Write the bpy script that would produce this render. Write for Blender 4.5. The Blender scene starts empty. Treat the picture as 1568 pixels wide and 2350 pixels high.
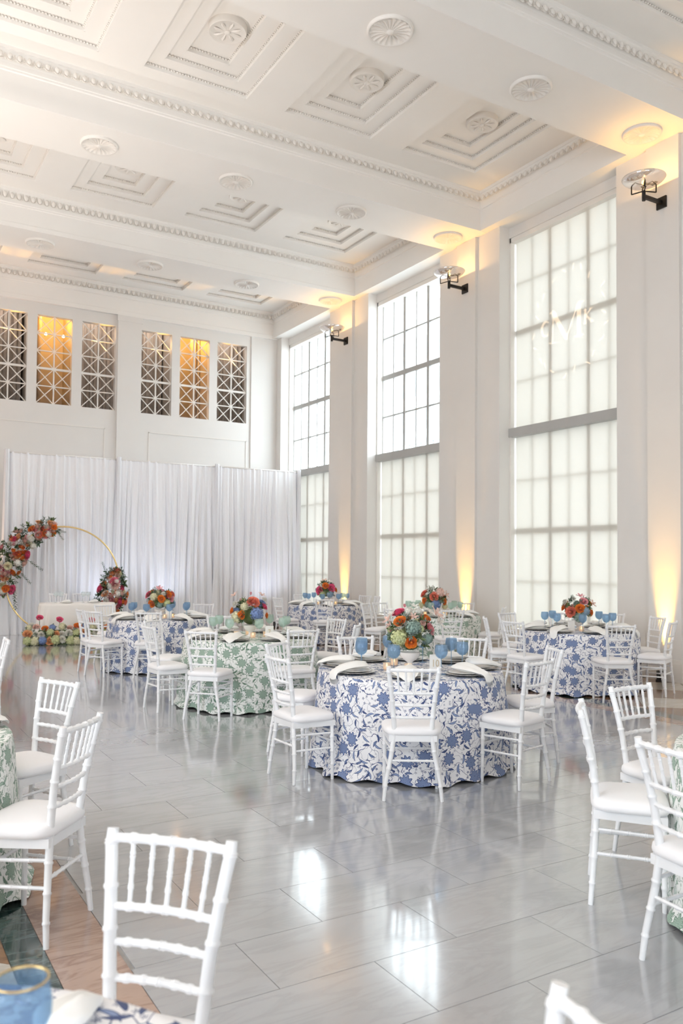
import bpy, math, random
from mathutils import Vector, Matrix
R = math.radians
PI = math.pi
TAU = 2 * math.pi
rnd = random.Random(7)
sc = bpy.context.scene
col = sc.collection

# ------------------------------------------------------------------ camera
THETA = R(30.921)            # window wall runs this far left of the view axis
EYE = 1.65
cam_d = bpy.data.cameras.new('camera')
cam = bpy.data.objects.new('camera', cam_d)
col.objects.link(cam)
cam.location = (0, 0, EYE)
TILT, ROLL = R(1.906), R(0.444)
right0, fwd0 = Vector((math.cos(THETA), -math.sin(THETA), 0)), Vector((math.sin(THETA), math.cos(THETA), 0))
fwd = fwd0 * math.cos(TILT) + Vector((0, 0, math.sin(TILT)))
up = Vector((0, 0, math.cos(TILT))) - fwd0 * math.sin(TILT)
right1 = right0 * math.cos(ROLL) + up * math.sin(ROLL)
up1 = up * math.cos(ROLL) - right0 * math.sin(ROLL)
cam.rotation_euler = Matrix((right1, up1, -fwd)).transposed().to_euler()
cam_d.sensor_fit = 'HORIZONTAL'
cam_d.sensor_width = 36
cam_d.lens = 36 * 1881.3 / 1568
cam_d.shift_y = (1226.8 - 1175) / 1568
cam_d.clip_start = 0.05
cam_d.clip_end = 400
cam_d.dof.use_dof = True
cam_d.dof.focus_distance = 6.6
cam_d.dof.aperture_fstop = 5.0
sc.camera = cam

# ------------------------------------------------------------------ world and exposure
SKY = 8.0
world = bpy.data.worlds.new('overcast_sky')
sc.world = world
world.use_nodes = True
bg = world.node_tree.nodes['Background']
bg.inputs[0].default_value = (0.85, 0.93, 1.0, 1)
bg.inputs[1].default_value = SKY
sc.view_settings.view_transform = 'Standard'
sc.view_settings.look = 'None'
sc.view_settings.gamma = 1
sc.view_settings.use_curve_mapping = False
sc.view_settings.exposure = 0.03
sc.cycles.max_bounces = 12
sc.cycles.diffuse_bounces = 7
sc.cycles.transparent_max_bounces = 16
sc.cycles.caustics_reflective = False
sc.cycles.caustics_refractive = False
sc.cycles.sample_clamp_indirect = 6.0


def portal(loc, rot, sx, sy):
    l = bpy.data.lights.new('daylight_portal', 'AREA')
    l.shape = 'RECTANGLE'
    l.size, l.size_y = sx, sy
    l.cycles.is_portal = True
    o = bpy.data.objects.new('daylight_portal', l)
    o.location = loc
    o.rotation_euler = rot
    col.objects.link(o)


BAYS_C = [3.24, 7.66, 12.07, 16.48]        # beam / pier centre lines along the window wall
WIN_C = [5.45, 9.865, 14.275, 18.67]      # window centre lines
WIN_HW = 1.325
for wc in WIN_C:
    portal((10.60, wc, 4.0), (R(90), 0, R(90)), 2.6, 7.1)
LEFT_X = -9.0
LEFT_WIN = [0.7, 4.6]
FRONT_WIN = [-2.0, 2.0]            # unseen openings behind the viewer, added to bring light from the front
for wc in LEFT_WIN:
    portal((LEFT_X - .3, wc, 3.8), (R(90), 0, R(-90)), 2.7, 6.4)
for wc in FRONT_WIN:
    portal((wc, -7.15, 2.05), (R(90), 0, R(180)), 2.7, 3.0)


# ------------------------------------------------------------------ node helpers
class NT:
    def __init__(s, name):
        s.m = bpy.data.materials.new(name)
        s.m.use_nodes = True
        s.t = s.m.node_tree
        s.t.nodes.clear()
        s.out = s.t.nodes.new('ShaderNodeOutputMaterial')

    def node(s, kind, **kw):
        n = s.t.nodes.new(kind)
        for k, v in kw.items():
            setattr(n, k, v)
        return n

    def link(s, a, b):
        s.t.links.new(a, b)

    def put(s, sock, v):
        if v is None:
            return
        if hasattr(v, 'is_linked'):
            s.link(v, sock)
        else:
            if sock.type == 'RGBA' and len(v) == 3:
                v = (*v, 1)
            sock.default_value = v

    def m_(s, op, a, b=None, c=None):
        n = s.node('ShaderNodeMath', operation=op)
        s.put(n.inputs[0], a)
        s.put(n.inputs[1], b)
        s.put(n.inputs[2], c)
        return n.outputs[0]

    def v_(s, op, a, b=None):
        n = s.node('ShaderNodeVectorMath', operation=op)
        s.put(n.inputs[0], a)
        if b is not None:
            s.put(n.inputs['Scale'] if op == 'SCALE' else n.inputs[1], b)
        return n.outputs['Value'] if op in ('LENGTH', 'DOT_PRODUCT') else n.outputs[0]

    def mix(s, f, a, b):
        n = s.node('ShaderNodeMix', data_type='RGBA')
        s.put(n.inputs[0], f)
        s.put(n.inputs[6], a)
        s.put(n.inputs[7], b)
        return n.outputs[2]

    def ramp(s, f, stops):
        n = s.node('ShaderNodeValToRGB')
        e = n.color_ramp.elements
        while len(e) < len(stops):
            e.new(0.5)
        for q, (p, c) in zip(e, stops):
            q.position = p
            q.color = (*c, 1) if len(c) == 3 else c
        s.put(n.inputs[0], f)
        return n.outputs[0]

    def noise(s, vec, scale, detail=3, rough=.5, dist=0):
        n = s.node('ShaderNodeTexNoise')
        s.put(n.inputs['Vector'], vec)
        n.inputs['Scale'].default_value = scale
        n.inputs['Detail'].default_value = detail
        n.inputs['Roughness'].default_value = rough
        n.inputs['Distortion'].default_value = dist
        return n.outputs[0]

    def obj(s):
        return s.node('ShaderNodeTexCoord').outputs['Object']

    def bump(s, h, strength=.2, dist=.01):
        n = s.node('ShaderNodeBump')
        n.inputs['Strength'].default_value = strength
        n.inputs['Distance'].default_value = dist
        s.link(h, n.inputs['Height'])
        return n.outputs[0]

    def bsdf(s, color, rough=.5, metal=0, spec=.5, normal=None, coat=0, trans=0, sheen=0, sss=0):
        n = s.node('ShaderNodeBsdfPrincipled')
        s.put(n.inputs['Base Color'], color)
        s.put(n.inputs['Roughness'], rough)
        n.inputs['Metallic'].default_value = metal
        n.inputs['Specular IOR Level'].default_value = spec
        n.inputs['Coat Weight'].default_value = coat
        n.inputs['Coat Roughness'].default_value = .075
        n.inputs['Transmission Weight'].default_value = trans
        n.inputs['Sheen Weight'].default_value = sheen
        if normal is not None:
            s.link(normal, n.inputs['Normal'])
        return n.outputs[0]

    def mixsh(s, f, a, b):
        n = s.node('ShaderNodeMixShader')
        s.put(n.inputs[0], f)
        s.link(a, n.inputs[1])
        s.link(b, n.inputs[2])
        return n.outputs[0]

    def done(s, sh):
        s.link(sh, s.out.inputs[0])
        return s.m


def srgb(r, g, b):
    f = lambda c: (c / 255 / 12.92) if c <= 10 else ((c / 255 + .055) / 1.055) ** 2.4
    return (f(r), f(g), f(b))


MAT = {}


def plain(name, color, rough=.5, var=.04, scale=6, **kw):
    t = NT(name)
    n = t.noise(t.obj(), scale, 3)
    dark = tuple(c * (1 - var) for c in color)
    lite = tuple(min(1, c * (1 + var)) for c in color)
    c = t.ramp(n, [(.3, dark), (.7, lite)])
    MAT[name] = t.done(t.bsdf(c, rough, **kw))
    return MAT[name]


plain('wall_paint', (.78, .76, .735), .55, .012, 1.5)
plain('ceiling_paint', (.87, .85, .82), .6, .012, 1.2)
plain('trim_paint', (.83, .80, .76), .4, .01, 2)
plain('chair_paint', (.86, .87, .89), .28, .012, 9)
plain('window_paint', (.46, .46, .45), .4, .02, 4)
plain('gallery_curtain', (.42, .37, .33), .8, .12, 9)
plain('gallery_wall', (.48, .43, .38), .8, .05, 2)
plain('dark_metal', (.035, .032, .03), .4, .1, 30, metal=.7)
plain('gold_metal', (.78, .58, .27), .3, .05, 20, metal=1)
plain('black_plastic', (.02, .02, .022), .4, .1, 30)
plain('white_ceramic', (.86, .84, .81), .2, .02, 10)
plain('charger_metal', (.55, .53, .50), .25, .08, 30, metal=.8)
plain('card_stock', (.88, .86, .82), .6, .02, 20)
plain('gold_ink', (.62, .50, .33), .4, .05, 40)
plain('stem_green', (.10, .19, .07), .5, .2, 20)
plain('facade', (.70, .71, .72), .8, .05, .3)
plain('facade_glass', (.25, .31, .33), .3, .1, .5)
plain('asphalt', (.62, .62, .61), .9, .05, .3)

# linen with fine weave
t = NT('linen')
w_ = t.noise(t.obj(), 260, 2)
MAT['linen'] = t.done(t.bsdf((.90, .90, .885), .75, sheen=.15, normal=t.bump(w_, .12, .002)))
t = NT('cushion_fabric')
w_ = t.noise(t.obj(), 300, 2)
MAT['cushion_fabric'] = t.done(t.bsdf((.89, .885, .905), .7, sheen=.2, normal=t.bump(w_, .08, .002)))
# satin for sweetheart table
t = NT('satin')
MAT['satin'] = t.done(t.bsdf((.90, .87, .83), .45, sheen=.1))
# sheer drape: diffuse + translucent
t = NT('sheer_drape')
d = t.bsdf((.95, .95, .975), .8)
tr = t.node('ShaderNodeBsdfTranslucent')
tr.inputs[0].default_value = (.88, .88, .93, 1)
MAT['sheer_drape'] = t.done(t.mixsh(.12, d, tr.outputs[0]))
# roller shade: backlit woven screen
t = NT('shade_fabric')
wv = t.noise(t.obj(), 400, 1)
d = t.bsdf((.74, .72, .66), .8, normal=t.bump(wv, .05, .001))
tr = t.node('ShaderNodeBsdfTranslucent')
tr.inputs[0].default_value = (.97, .925, .84, 1)
MAT['shade_fabric'] = t.done(t.mixsh(.122, d, tr.outputs[0]))
# window glass
t = NT('window_glass')
tp = t.node('ShaderNodeBsdfTransparent')
tp.inputs[0].default_value = (.97, .985, .98, 1)
gl = t.node('ShaderNodeBsdfGlossy')
gl.inputs['Roughness'].default_value = .02
MAT['window_glass'] = t.done(t.mixsh(.05, tp.outputs[0], gl.outputs[0]))
# chrome bowl
t = NT('mirror_glass')
gl = t.node('ShaderNodeBsdfGlossy')
gl.inputs[0].default_value = (.86, .86, .88, 1)
gl.inputs['Roughness'].default_value = .05
d = t.bsdf((.75, .75, .76), .3)
tp = t.node('ShaderNodeBsdfTransparent')
MAT['mirror_glass'] = t.done(t.mixsh(.35, t.mixsh(.15, gl.outputs[0], d), tp.outputs[0]))


def tinted_glass(name, col_t, col_d, f):
    t = NT(name)
    tp = t.node('ShaderNodeBsdfTransparent')
    tp.inputs[0].default_value = (*col_t, 1)
    d = t.bsdf(col_d, .12, coat=.6)
    MAT[name] = t.done(t.mixsh(f, tp.outputs[0], d))


tinted_glass('blue_glass', (.72, .83, .92), (.44, .57, .70), .24)
tinted_glass('sage_glass', (.86, .93, .90), (.68, .77, .72), .24)
tinted_glass('clear_glass', (.95, .97, .97), (.8, .84, .86), .22)
tinted_glass('votive_glass', (.98, .93, .86), (.93, .83, .72), .5)


def emit(name, color, strength):
    t = NT(name)
    e = t.node('ShaderNodeEmission')
    e.inputs[0].default_value = (*color, 1)
    e.inputs[1].default_value = strength
    MAT[name] = t.done(e.outputs[0])


emit('flame', (1, .62, .22), 14)
emit('candle_glow', (1, .62, .30), 1.5)
emit('amber_bulb', (1, .6, .16), 30)
emit('white_bulb', (1, .86, .6), 14)


def marble(name, base, vein, rough=.09, vs=1.2, amt=.5, var=.10, coat=.0):
    t = NT(name)
    co = t.node('ShaderNodeNewGeometry').outputs['Position']
    oi = t.node('ShaderNodeObjectInfo').outputs['Random']
    mp = t.node('ShaderNodeMapping')
    t.link(co, mp.inputs[0])
    mp.inputs['Scale'].default_value = (.45, 1.9, 1)
    mp.inputs['Rotation'].default_value = (0, 0, R(8))
    off = t.v_('ADD', mp.outputs[0], t.v_('SCALE', (3.1, 1.7, 0), oi))
    n1 = t.noise(off, vs, 6, .62, .6)
    n2 = t.noise(off, vs * 2.3, 8, .6, 1.2)
    veins = t.m_('SUBTRACT', 1, t.m_('MULTIPLY', t.m_('ABSOLUTE', t.m_('SUBTRACT', n2, .5)), 16))
    veins = t.m_('MAXIMUM', veins, 0)
    tone = t.m_('MULTIPLY_ADD', oi, var, 1 - var / 2)
    c = t.ramp(n1, [(.3, tuple(x * .93 for x in base)), (.7, tuple(min(1, x * 1.05) for x in base))])
    c = t.mix(t.m_('MULTIPLY', veins, amt), c, vein)
    c = t.v_('SCALE', c, tone)
    rr = t.m_('MULTIPLY_ADD', n1, .08, rough - .04)
    MAT[name] = t.done(t.bsdf(c, rr, spec=.75, coat=coat))


marble('grey_marble', (.405, .412, .43), (.30, .305, .32), .15, 1.2, .35, var=.05, coat=.9)
marble('tan_marble', (.44, .31, .25), (.25, .15, .12), .12, 1.6, .7, coat=.3)
marble('green_marble', (.025, .05, .047), (.16, .23, .22), .08, 2.5, .5, coat=.5)
marble('brown_marble', (.30, .165, .085), (.16, .08, .04), .12, 1.6, .6, coat=.3)
marble('cream_marble', (.62, .57, .50), (.42, .36, .30), .12, 1.3, .4, coat=.3)
plain('grout', (.40, .39, .38), .8, .1, 20)


def chintz(name, ground, mid, dark):
    """white cotton printed with big flower heads, leaves, small blossoms and vines"""
    t = NT(name)
    uvn = t.node('ShaderNodeUVMap')
    uvn.uv_map = 'UVMap'
    warp = t.node('ShaderNodeTexNoise')
    warp.inputs['Scale'].default_value = 5
    t.link(uvn.outputs[0], warp.inputs['Vector'])
    uv = t.v_('ADD', uvn.outputs[0], t.v_('SCALE', warp.outputs[1], .02))

    def cell(scale, off, rand=.85):
        v = t.v_('ADD', t.v_('SCALE', uv, scale), (off, off * .37, 0))
        vo = t.node('ShaderNodeTexVoronoi', voronoi_dimensions='2D', feature='F1')
        vo.inputs['Scale'].default_value = 1
        vo.inputs['Randomness'].default_value = rand
        t.link(v, vo.inputs['Vector'])
        d = t.v_('SUBTRACT', v, vo.outputs['Position'])
        sx = t.node('ShaderNodeSeparateXYZ')
        t.link(d, sx.inputs[0])
        sc_ = t.node('ShaderNodeSeparateColor')
        t.link(vo.outputs['Color'], sc_.inputs[0])
        a = t.m_('MULTIPLY', sc_.outputs[0], TAU)
        ca, sa = t.m_('COSINE', a), t.m_('SINE', a)
        x = t.m_('ADD', t.m_('MULTIPLY', sx.outputs[0], ca), t.m_('MULTIPLY', sx.outputs[1], sa))
        y = t.m_('SUBTRACT', t.m_('MULTIPLY', sx.outputs[1], ca), t.m_('MULTIPLY', sx.outputs[0], sa))
        r = t.v_('LENGTH', d)
        th = t.m_('ARCTAN2', y, x)
        return x, y, r, th, sc_.outputs[1], sc_.outputs[2]

    lt = lambda a, b: t.m_('LESS_THAN', a, b)
    # big flower heads
    x, y, r, th, k, k2 = cell(6.3, 0, .75)
    rad = t.m_('MULTIPLY_ADD', t.m_('POWER', t.m_('ABSOLUTE', t.m_('COSINE', t.m_('MULTIPLY', th, 4.5))), 1.6), .11, .22)
    has = lt(k, .72)
    big = t.m_('MULTIPLY', lt(r, rad), has)
    ring = t.m_('MULTIPLY', lt(t.m_('ABSOLUTE', t.m_('SUBTRACT', r, rad)), .02), has)
    sc1 = t.m_('SINE', t.m_('MULTIPLY', r, 75))
    sc2 = t.m_('SINE', t.m_('MULTIPLY', th, 20))
    tex = t.m_('MULTIPLY', t.m_('GREATER_THAN', t.m_('MULTIPLY', sc1, sc2), .25), big)
    core = t.m_('MULTIPLY', lt(r, .05), has)
    clear = lt(t.m_('MULTIPLY', r, 1), t.m_('ADD', rad, .05))
    clear = t.m_('MULTIPLY', clear, has)
    # leaves, two layers
    x, y, r, th, k, k2 = cell(10.0, 9.7, .9)
    bend = t.m_('ADD', y, t.m_('MULTIPLY', t.m_('MULTIPLY', x, x), .7))
    half = t.m_('MULTIPLY', t.m_('SUBTRACT', 1, t.m_('POWER', t.m_('DIVIDE', x, .42), 2)), .085)
    leaf0 = t.m_('MULTIPLY', lt(t.m_('ABSOLUTE', bend), half), lt(k, .97))
    leaf0e = t.m_('MULTIPLY', t.m_('GREATER_THAN', t.m_('ABSOLUTE', bend), t.m_('SUBTRACT', half, .028)), leaf0)
    x, y, r, th, k, k2 = cell(12.5, 3.3, .9)
    bend = t.m_('ADD', y, t.m_('MULTIPLY', t.m_('MULTIPLY', x, x), .55))
    half = t.m_('MULTIPLY', t.m_('SUBTRACT', 1, t.m_('POWER', t.m_('DIVIDE', x, .40), 2)), .105)
    leaf = t.m_('MULTIPLY', lt(t.m_('ABSOLUTE', bend), half), lt(k, .9))
    rib = t.m_('MULTIPLY', lt(t.m_('ABSOLUTE', bend), .022), leaf)
    edge = t.m_('MULTIPLY', t.m_('GREATER_THAN', t.m_('ABSOLUTE', bend), t.m_('SUBTRACT', half, .04)), leaf)
    darkleaf = t.m_('MULTIPLY', leaf, t.m_('GREATER_THAN', k2, .5))
    # small blossoms
    x, y, r, th, k, k2 = cell(25, 7.1, .9)
    srad = t.m_('MULTIPLY_ADD', t.m_('COSINE', t.m_('MULTIPLY', th, 5)), .09, .25)
    sm = t.m_('MULTIPLY', lt(r, srad), lt(k, .92))
    smc = t.m_('MULTIPLY', lt(r, .09), sm)
    # vines
    nz = t.noise(uv, 9.5, 1, .4)
    vine = lt(t.m_('ABSOLUTE', t.m_('SUBTRACT', nz, .5)), .0065)
    nz2 = t.noise(t.v_('ADD', uv, (5, 5, 0)), 12, 1, .4)
    vine = t.m_('MAXIMUM', vine, lt(t.m_('ABSOLUTE', t.m_('SUBTRACT', nz2, .48)), .0055))
    inv = t.m_('SUBTRACT', 1, clear)
    c = ground
    c = t.mix(t.m_('MULTIPLY', vine, inv), c, dark)
    c = t.mix(t.m_('MULTIPLY', sm, inv), c, dark)
    c = t.mix(t.m_('MULTIPLY', smc, inv), c, ground)
    c = t.mix(t.m_('MULTIPLY', leaf0, inv), c, mid)
    c = t.mix(t.m_('MULTIPLY', leaf0e, inv), c, dark)
    c = t.mix(t.m_('MULTIPLY', leaf, inv), c, mid)
    c = t.mix(t.m_('MULTIPLY', t.m_('MAXIMUM', t.m_('MAXIMUM', rib, edge), darkleaf), inv), c, dark)
    c = t.mix(big, c, mid)
    c = t.mix(t.m_('MAXIMUM', t.m_('MAXIMUM', tex, ring), core), c, dark)
    wv = t.noise(t.obj(), 300, 2)
    MAT[name] = t.done(t.bsdf(c, .8, sheen=.1, normal=t.bump(wv, .06, .002)))


chintz('blue_chintz', (.86, .86, .88), srgb(134, 152, 190), srgb(64, 80, 124))
chintz('green_chintz', (.86, .88, .86), srgb(166, 188, 174), srgb(108, 136, 119))

# bloom colours
BL = {'orange': (.92, .27, .03), 'coral': (.90, .27, .18), 'hotpink': (.88, .13, .29), 'pink': (.90, .42, .46),
      'blush': (.88, .62, .54), 'white': (.88, .86, .80), 'cream': (.83, .80, .56), 'limecream': (.68, .72, .40),
      'blue': (.26, .37, .66), 'paleblue': (.36, .50, .62), 'teal': (.30, .42, .37), 'peach': (.88, .48, .24)}
for k, c in BL.items():
    t = NT('petal_' + k)
    n = t.noise(t.obj(), 3, 2)
    cc = t.ramp(n, [(.3, tuple(x * .72 for x in c)), (.7, tuple(min(1, x * 1.15) for x in c))])
    d = t.bsdf(cc, .6, sheen=.2)
    tr = t.node('ShaderNodeBsdfTranslucent')
    t.link(cc, tr.inputs[0])
    MAT['petal_' + k] = t.done(t.mixsh(.2, d, tr.outputs[0]))
for k, c in {'leaf_dark': (.045, .10, .045), 'leaf_grey': (.16, .22, .17), 'leaf_olive': (.10, .15, .05)}.items():
    plain(k, c, .45, .35, 8)


# ------------------------------------------------------------------ mesh helpers
class G:
    def __init__(s):
        s.v, s.f, s.uv = [], [], None

    def add(s, v, f):
        o = len(s.v)
        s.v += [tuple(p) for p in v]
        s.f += [tuple(i + o for i in q) for q in f]
        return s

    def box(s, x0, x1, y0, y1, z0, z1):
        v = [(x, y, z) for z in (z0, z1) for y in (y0, y1) for x in (x0, x1)]
        return s.add(v, [(0, 2, 3, 1), (4, 5, 7, 6), (0, 1, 5, 4), (1, 3, 7, 5), (3, 2, 6, 7), (2, 0, 4, 6)])

    def bar(s, a, b, w, h, up=(0, 0, 1)):
        a, b = Vector(a), Vector(b)
        d = (b - a).normalized()
        x = d.cross(Vector(up))
        if x.length < 1e-6:
            x = d.cross(Vector((0, 1, 0)))
        x.normalize()
        y = x.cross(d)
        v = []
        for p in (a, b):
            for i, j in ((-1, -1), (1, -1), (1, 1), (-1, 1)):
                v.append(p + x * (i * w / 2) + y * (j * h / 2))
        return s.add(v, [(0, 1, 2, 3), (7, 6, 5, 4), (0, 4, 5, 1), (1, 5, 6, 2), (2, 6, 7, 3), (3, 7, 4, 0)])

    def tube(s, pts, rad, seg=8, cap=True):
        pts = [Vector(p) for p in pts]
        n = len(pts)
        if not hasattr(rad, '__len__'):
            rad = [rad] * n
        v, f = [], []
        ref = None
        for i, p in enumerate(pts):
            d = (pts[min(i + 1, n - 1)] - pts[max(i - 1, 0)])
            d.normalize()
            if ref is None:
                ref = Vector((1, 0, 0)) if abs(d.x) < .9 else Vector((0, 1, 0))
            x = (ref - d * ref.dot(d)).normalized()
            ref = x
            y = d.cross(x)
            for k in range(seg):
                a = TAU * k / seg
                v.append(p + x * (math.cos(a) * rad[i]) + y * (math.sin(a) * rad[i]))
        for i in range(n - 1):
            for k in range(seg):
                f.append((i * seg + k, i * seg + (k + 1) % seg, (i + 1) * seg + (k + 1) % seg, (i + 1) * seg + k))
        if cap:
            f.append(tuple(reversed(range(seg))))
            f.append(tuple(range((n - 1) * seg, n * seg)))
        return s.add(v, f)

    def lathe(s, prof, seg=16, c=(0, 0, 0), cap=False):
        v, f = [], []
        for r, z in prof:
            for k in range(seg):
                a = TAU * k / seg
                v.append((c[0] + r * math.cos(a), c[1] + r * math.sin(a), c[2] + z))
        for i in range(len(prof) - 1):
            for k in range(seg):
                f.append((i * seg + k, i * seg + (k + 1) % seg, (i + 1) * seg + (k + 1) % seg, (i + 1) * seg + k))
        if cap:
            f.append(tuple(reversed(range(seg))))
            f.append(tuple(range((len(prof) - 1) * seg, len(prof) * seg)))
        return s.add(v, f)

    def grid(s, fn, nu, nv, closed=False):
        v = [fn(i / nu, j / nv) for j in range(nv + 1) for i in range(nu + (0 if closed else 1))]
        w = nu + (0 if closed else 1)
        f = []
        for j in range(nv):
            for i in range(nu):
                a, b = i, (i + 1) % w
                f.append((j * w + a, j * w + b, (j + 1) * w + b, (j + 1) * w + a))
        return s.add(v, f)

    def prism(s, poly, z0, z1):
        n = len(poly)
        v = [(x, y, z0) for x, y in poly] + [(x, y, z1) for x, y in poly]
        f = [tuple(reversed(range(n))), tuple(range(n, 2 * n))]
        f += [(i, (i + 1) % n, n + (i + 1) % n, n + i) for i in range(n)]
        return s.add(v, f)

    def sphere(s, c, r, seg=8, rings=5, sq=(1, 1, 1)):
        prof = [(max(1e-4, math.sin(PI * i / rings)) * r, -math.cos(PI * i / rings) * r) for i in range(rings + 1)]
        o = len(s.v)
        s.lathe(prof, seg)
        for i in range(o, len(s.v)):
            p = s.v[i]
            s.v[i] = (c[0] + p[0] * sq[0], c[1] + p[1] * sq[1], c[2] + p[2] * sq[2])
        return s

    def mesh(s, name, mat, smooth=False):
        me = bpy.data.meshes.new(name)
        me.from_pydata(s.v, [], s.f)
        if mat:
            me.materials.append(MAT[mat] if isinstance(mat, str) else mat)
        if smooth:
            me.polygons.foreach_set('use_smooth', [True] * len(me.polygons))
            if smooth == 'auto':
                try:
                    me.set_sharp_from_angle(angle=R(40))
                except Exception:
                    pass
        me.update()
        return me

    def obj(s, name, mat, parent=None, smooth=False, loc=None):
        return inst(name, s.mesh(name, mat, smooth), parent, loc)


def inst(name, me, parent=None, loc=None, rot=None, scale=None):
    o = bpy.data.objects.new(name, me)
    col.objects.link(o)
    if parent is not None:
        o.parent = parent
    if loc is not None:
        o.location = loc
    if rot is not None:
        o.rotation_euler = rot
    if scale is not None:
        o.scale = scale
    return o


def tag(o, label=None, cat=None, group=None, kind=None):
    if label:
        o['label'] = label
    if cat:
        o['category'] = cat
    if group:
        o['group'] = group
    if kind:
        o['kind'] = kind
    return o


def empty(name, loc=(0, 0, 0), rz=0, label=None, cat=None, group=None, kind=None):
    o = bpy.data.objects.new(name, None)
    col.objects.link(o)
    o.location = loc
    o.rotation_euler = (0, 0, rz)
    o.empty_display_size = .1
    return tag(o, label, cat, group, kind)


def copy_tree(src, parent=None):
    c = src.copy()
    col.objects.link(c)
    c.parent = parent
    for ch in src.children:
        copy_tree(ch, c)
    return c


def struct(o):
    o['kind'] = 'structure'
    return o


def screen_x(p):
    s, c = math.sin(THETA), math.cos(THETA)
    return (c * p[0] - s * p[1]) / max(.05, s * p[0] + c * p[1])


ORD = ['leftmost', 'second from left', 'third from left', 'fourth from left', 'fifth from left', 'sixth from left',
       'seventh from left', 'eighth from left', 'ninth from left', 'tenth from left', 'eleventh from left', 'twelfth from left']


def label_row(objs, text, cat, group):
    """things in one row are told apart by their order from left to right"""
    for i, o in enumerate(sorted(objs, key=lambda q: screen_x(q.location))):
        tag(o, (text + ', ' + ORD[i]) if len(objs) > 1 else text, cat, group)


# ================================================================== STRUCTURE
# ------------------------------------------------------------------ floor
floor = struct(G().box(-9.3, 10.6, -7, 20.5, -.16, -.008).obj('floor', 'grout'))
SL, SW, GAP = .870, .4347, .0028
GX0, GX1 = 1.012, 7.35
full_slab = G().box(0, SL - GAP, 0, SW - GAP, -.02, 0).mesh('slab', 'grey_marble')
far_field = G()
j = 0
Y0 = -.162
while Y0 + j * SW < 20.2:
    y = Y0 + j * SW
    x = 1.900 - SL * 3 + (0 if j % 2 == 0 else SL / 2)
    while x < GX1:
        a, b = max(x, GX0), min(x + SL - GAP, GX1)
        if b - a > .02:
            if y < 12.5:
                if b - a > SL - 2 * GAP:
                    inst('slab', full_slab, floor, (x, y, 0))
                else:
                    G().box(a, b, y, y + SW - GAP, -.02, 0).obj('slab', 'grey_marble', floor)
            else:
                far_field.box(a, b, y, y + SW - GAP, -.02, 0)
        x += SL
    j += 1
tag(far_field.obj('slab_field', 'grey_marble', floor), kind='stuff')
# marble border bands on both sides of the grey field
for (a, b, mat) in ((.745, 1.009, 'tan_marble'), (.60, .742, 'green_marble'), (7.353, 7.585, 'tan_marble'), (7.588, 7.83, 'green_marble')):
    y = -.4
    while y < 20.1:
        L = .99 if mat == 'tan_marble' else 1.3
        G().box(a, b, y, y + L - GAP, -.02, 0).obj('border_slab', mat, floor)
        y += L


def clip(poly, ax, lim, keep_gt):
    out = []
    for i in range(len(poly)):
        p, q = poly[i], poly[(i + 1) % len(poly)]
        ip = (p[ax] >= lim) == keep_gt
        iq = (q[ax] >= lim) == keep_gt
        if ip:
            out.append(p)
        if ip != iq:
            k = (lim - p[ax]) / (q[ax] - p[ax])
            out.append((p[0] + (q[0] - p[0]) * k, p[1] + (q[1] - p[1]) * k))
    return out


def diamonds(x0, x1, y0, y1, step, ox):
    h = step / 2 - .002
    nx, ny = int((x1 - x0) / step) + 3, int((y1 - y0) / (step / 2)) + 3
    for jj in range(ny):
        for ii in range(-1, nx):
            cx = x0 + ox + ii * step + (step / 2 if jj % 2 else 0)
            cy = y0 + jj * step / 2
            p = [(cx - h, cy), (cx, cy - h), (cx + h, cy), (cx, cy + h)]
            for ax, lim, gt in ((0, x0, True), (0, x1, False)):
                p = clip(p, ax, lim, gt) if len(p) > 2 else p
            if len(p) > 2 and max(q[0] for q in p) - min(q[0] for q in p) > .03:
                G().prism(p, -.02, 0).obj('tile', 'cream_marble' if jj % 2 else 'brown_marble', floor)


diamonds(7.833, 9.95, 3.9, 11.5, 1.0, 0.1)
G().box(7.833, 9.95, 12.1, 20.3, -.02, 0).obj('tile_field', 'brown_marble', floor)
G().box(7.833, 9.95, -6, 3.35, -.02, 0).obj('tile_field', 'brown_marble', floor)
diamonds(-1.6, .597, 1.0, 7.5, 1.0, .3)
G().box(-9, -1.61, -6, 20.3, -.02, 0).obj('tile_field', 'brown_marble', floor)
G().box(-1.6, .597, 8.1, 20.3, -.02, 0).obj('tile_field', 'brown_marble', floor)

# ------------------------------------------------------------------ window wall
ZS = 7.78           # soffit height
ZC = 8.48           # ceiling field
XP, XQ, XR, XG = 9.95, 10.01, 10.24, 10.42
XO = 10.75          # outer face of the wall
wr = G()
edges = [-7.0] + [v for wc in WIN_C for v in (wc - WIN_HW, wc + WIN_HW)] + [20.5]
for k in range(0, len(edges), 2):
    wr.box(XQ, XO, edges[k], edges[k + 1], 0, ZS + .03)
for wc in WIN_C:
    wr.box(XR, XO, wc - WIN_HW, wc + WIN_HW, 7.60, ZS)
    wr.box(XR - .1, XO, wc - WIN_HW, wc + WIN_HW, 0, .40)
wr.box(XR, XO, -7, 20.5, ZS, 9.1)
wall_right = struct(wr.obj('wall_right', 'wall_paint'))
for c in BAYS_C:
    G().box(XP, XQ + .01, c - .275, c + .275, 0, ZS + .03).obj('pilaster', 'wall_paint', wall_right)
    g = G()
    g.box(XP - .025, XQ + .005, c - .30, c + .30, 0, .26)
    g.box(XP - .015, XQ + .005, c - .29, c + .29, .26, .315)
    g.obj('pilaster_base', 'trim_paint', wall_right)
for k in range(0, len(edges), 2):
    g = G()
    g.box(XQ - .02, XQ + .005, edges[k], edges[k + 1], 0, .24)
    g.box(XQ - .012, XQ + .005, edges[k], edges[k + 1], .24, .295)
    g.obj('pier_base', 'trim_paint', wall_right)

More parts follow.
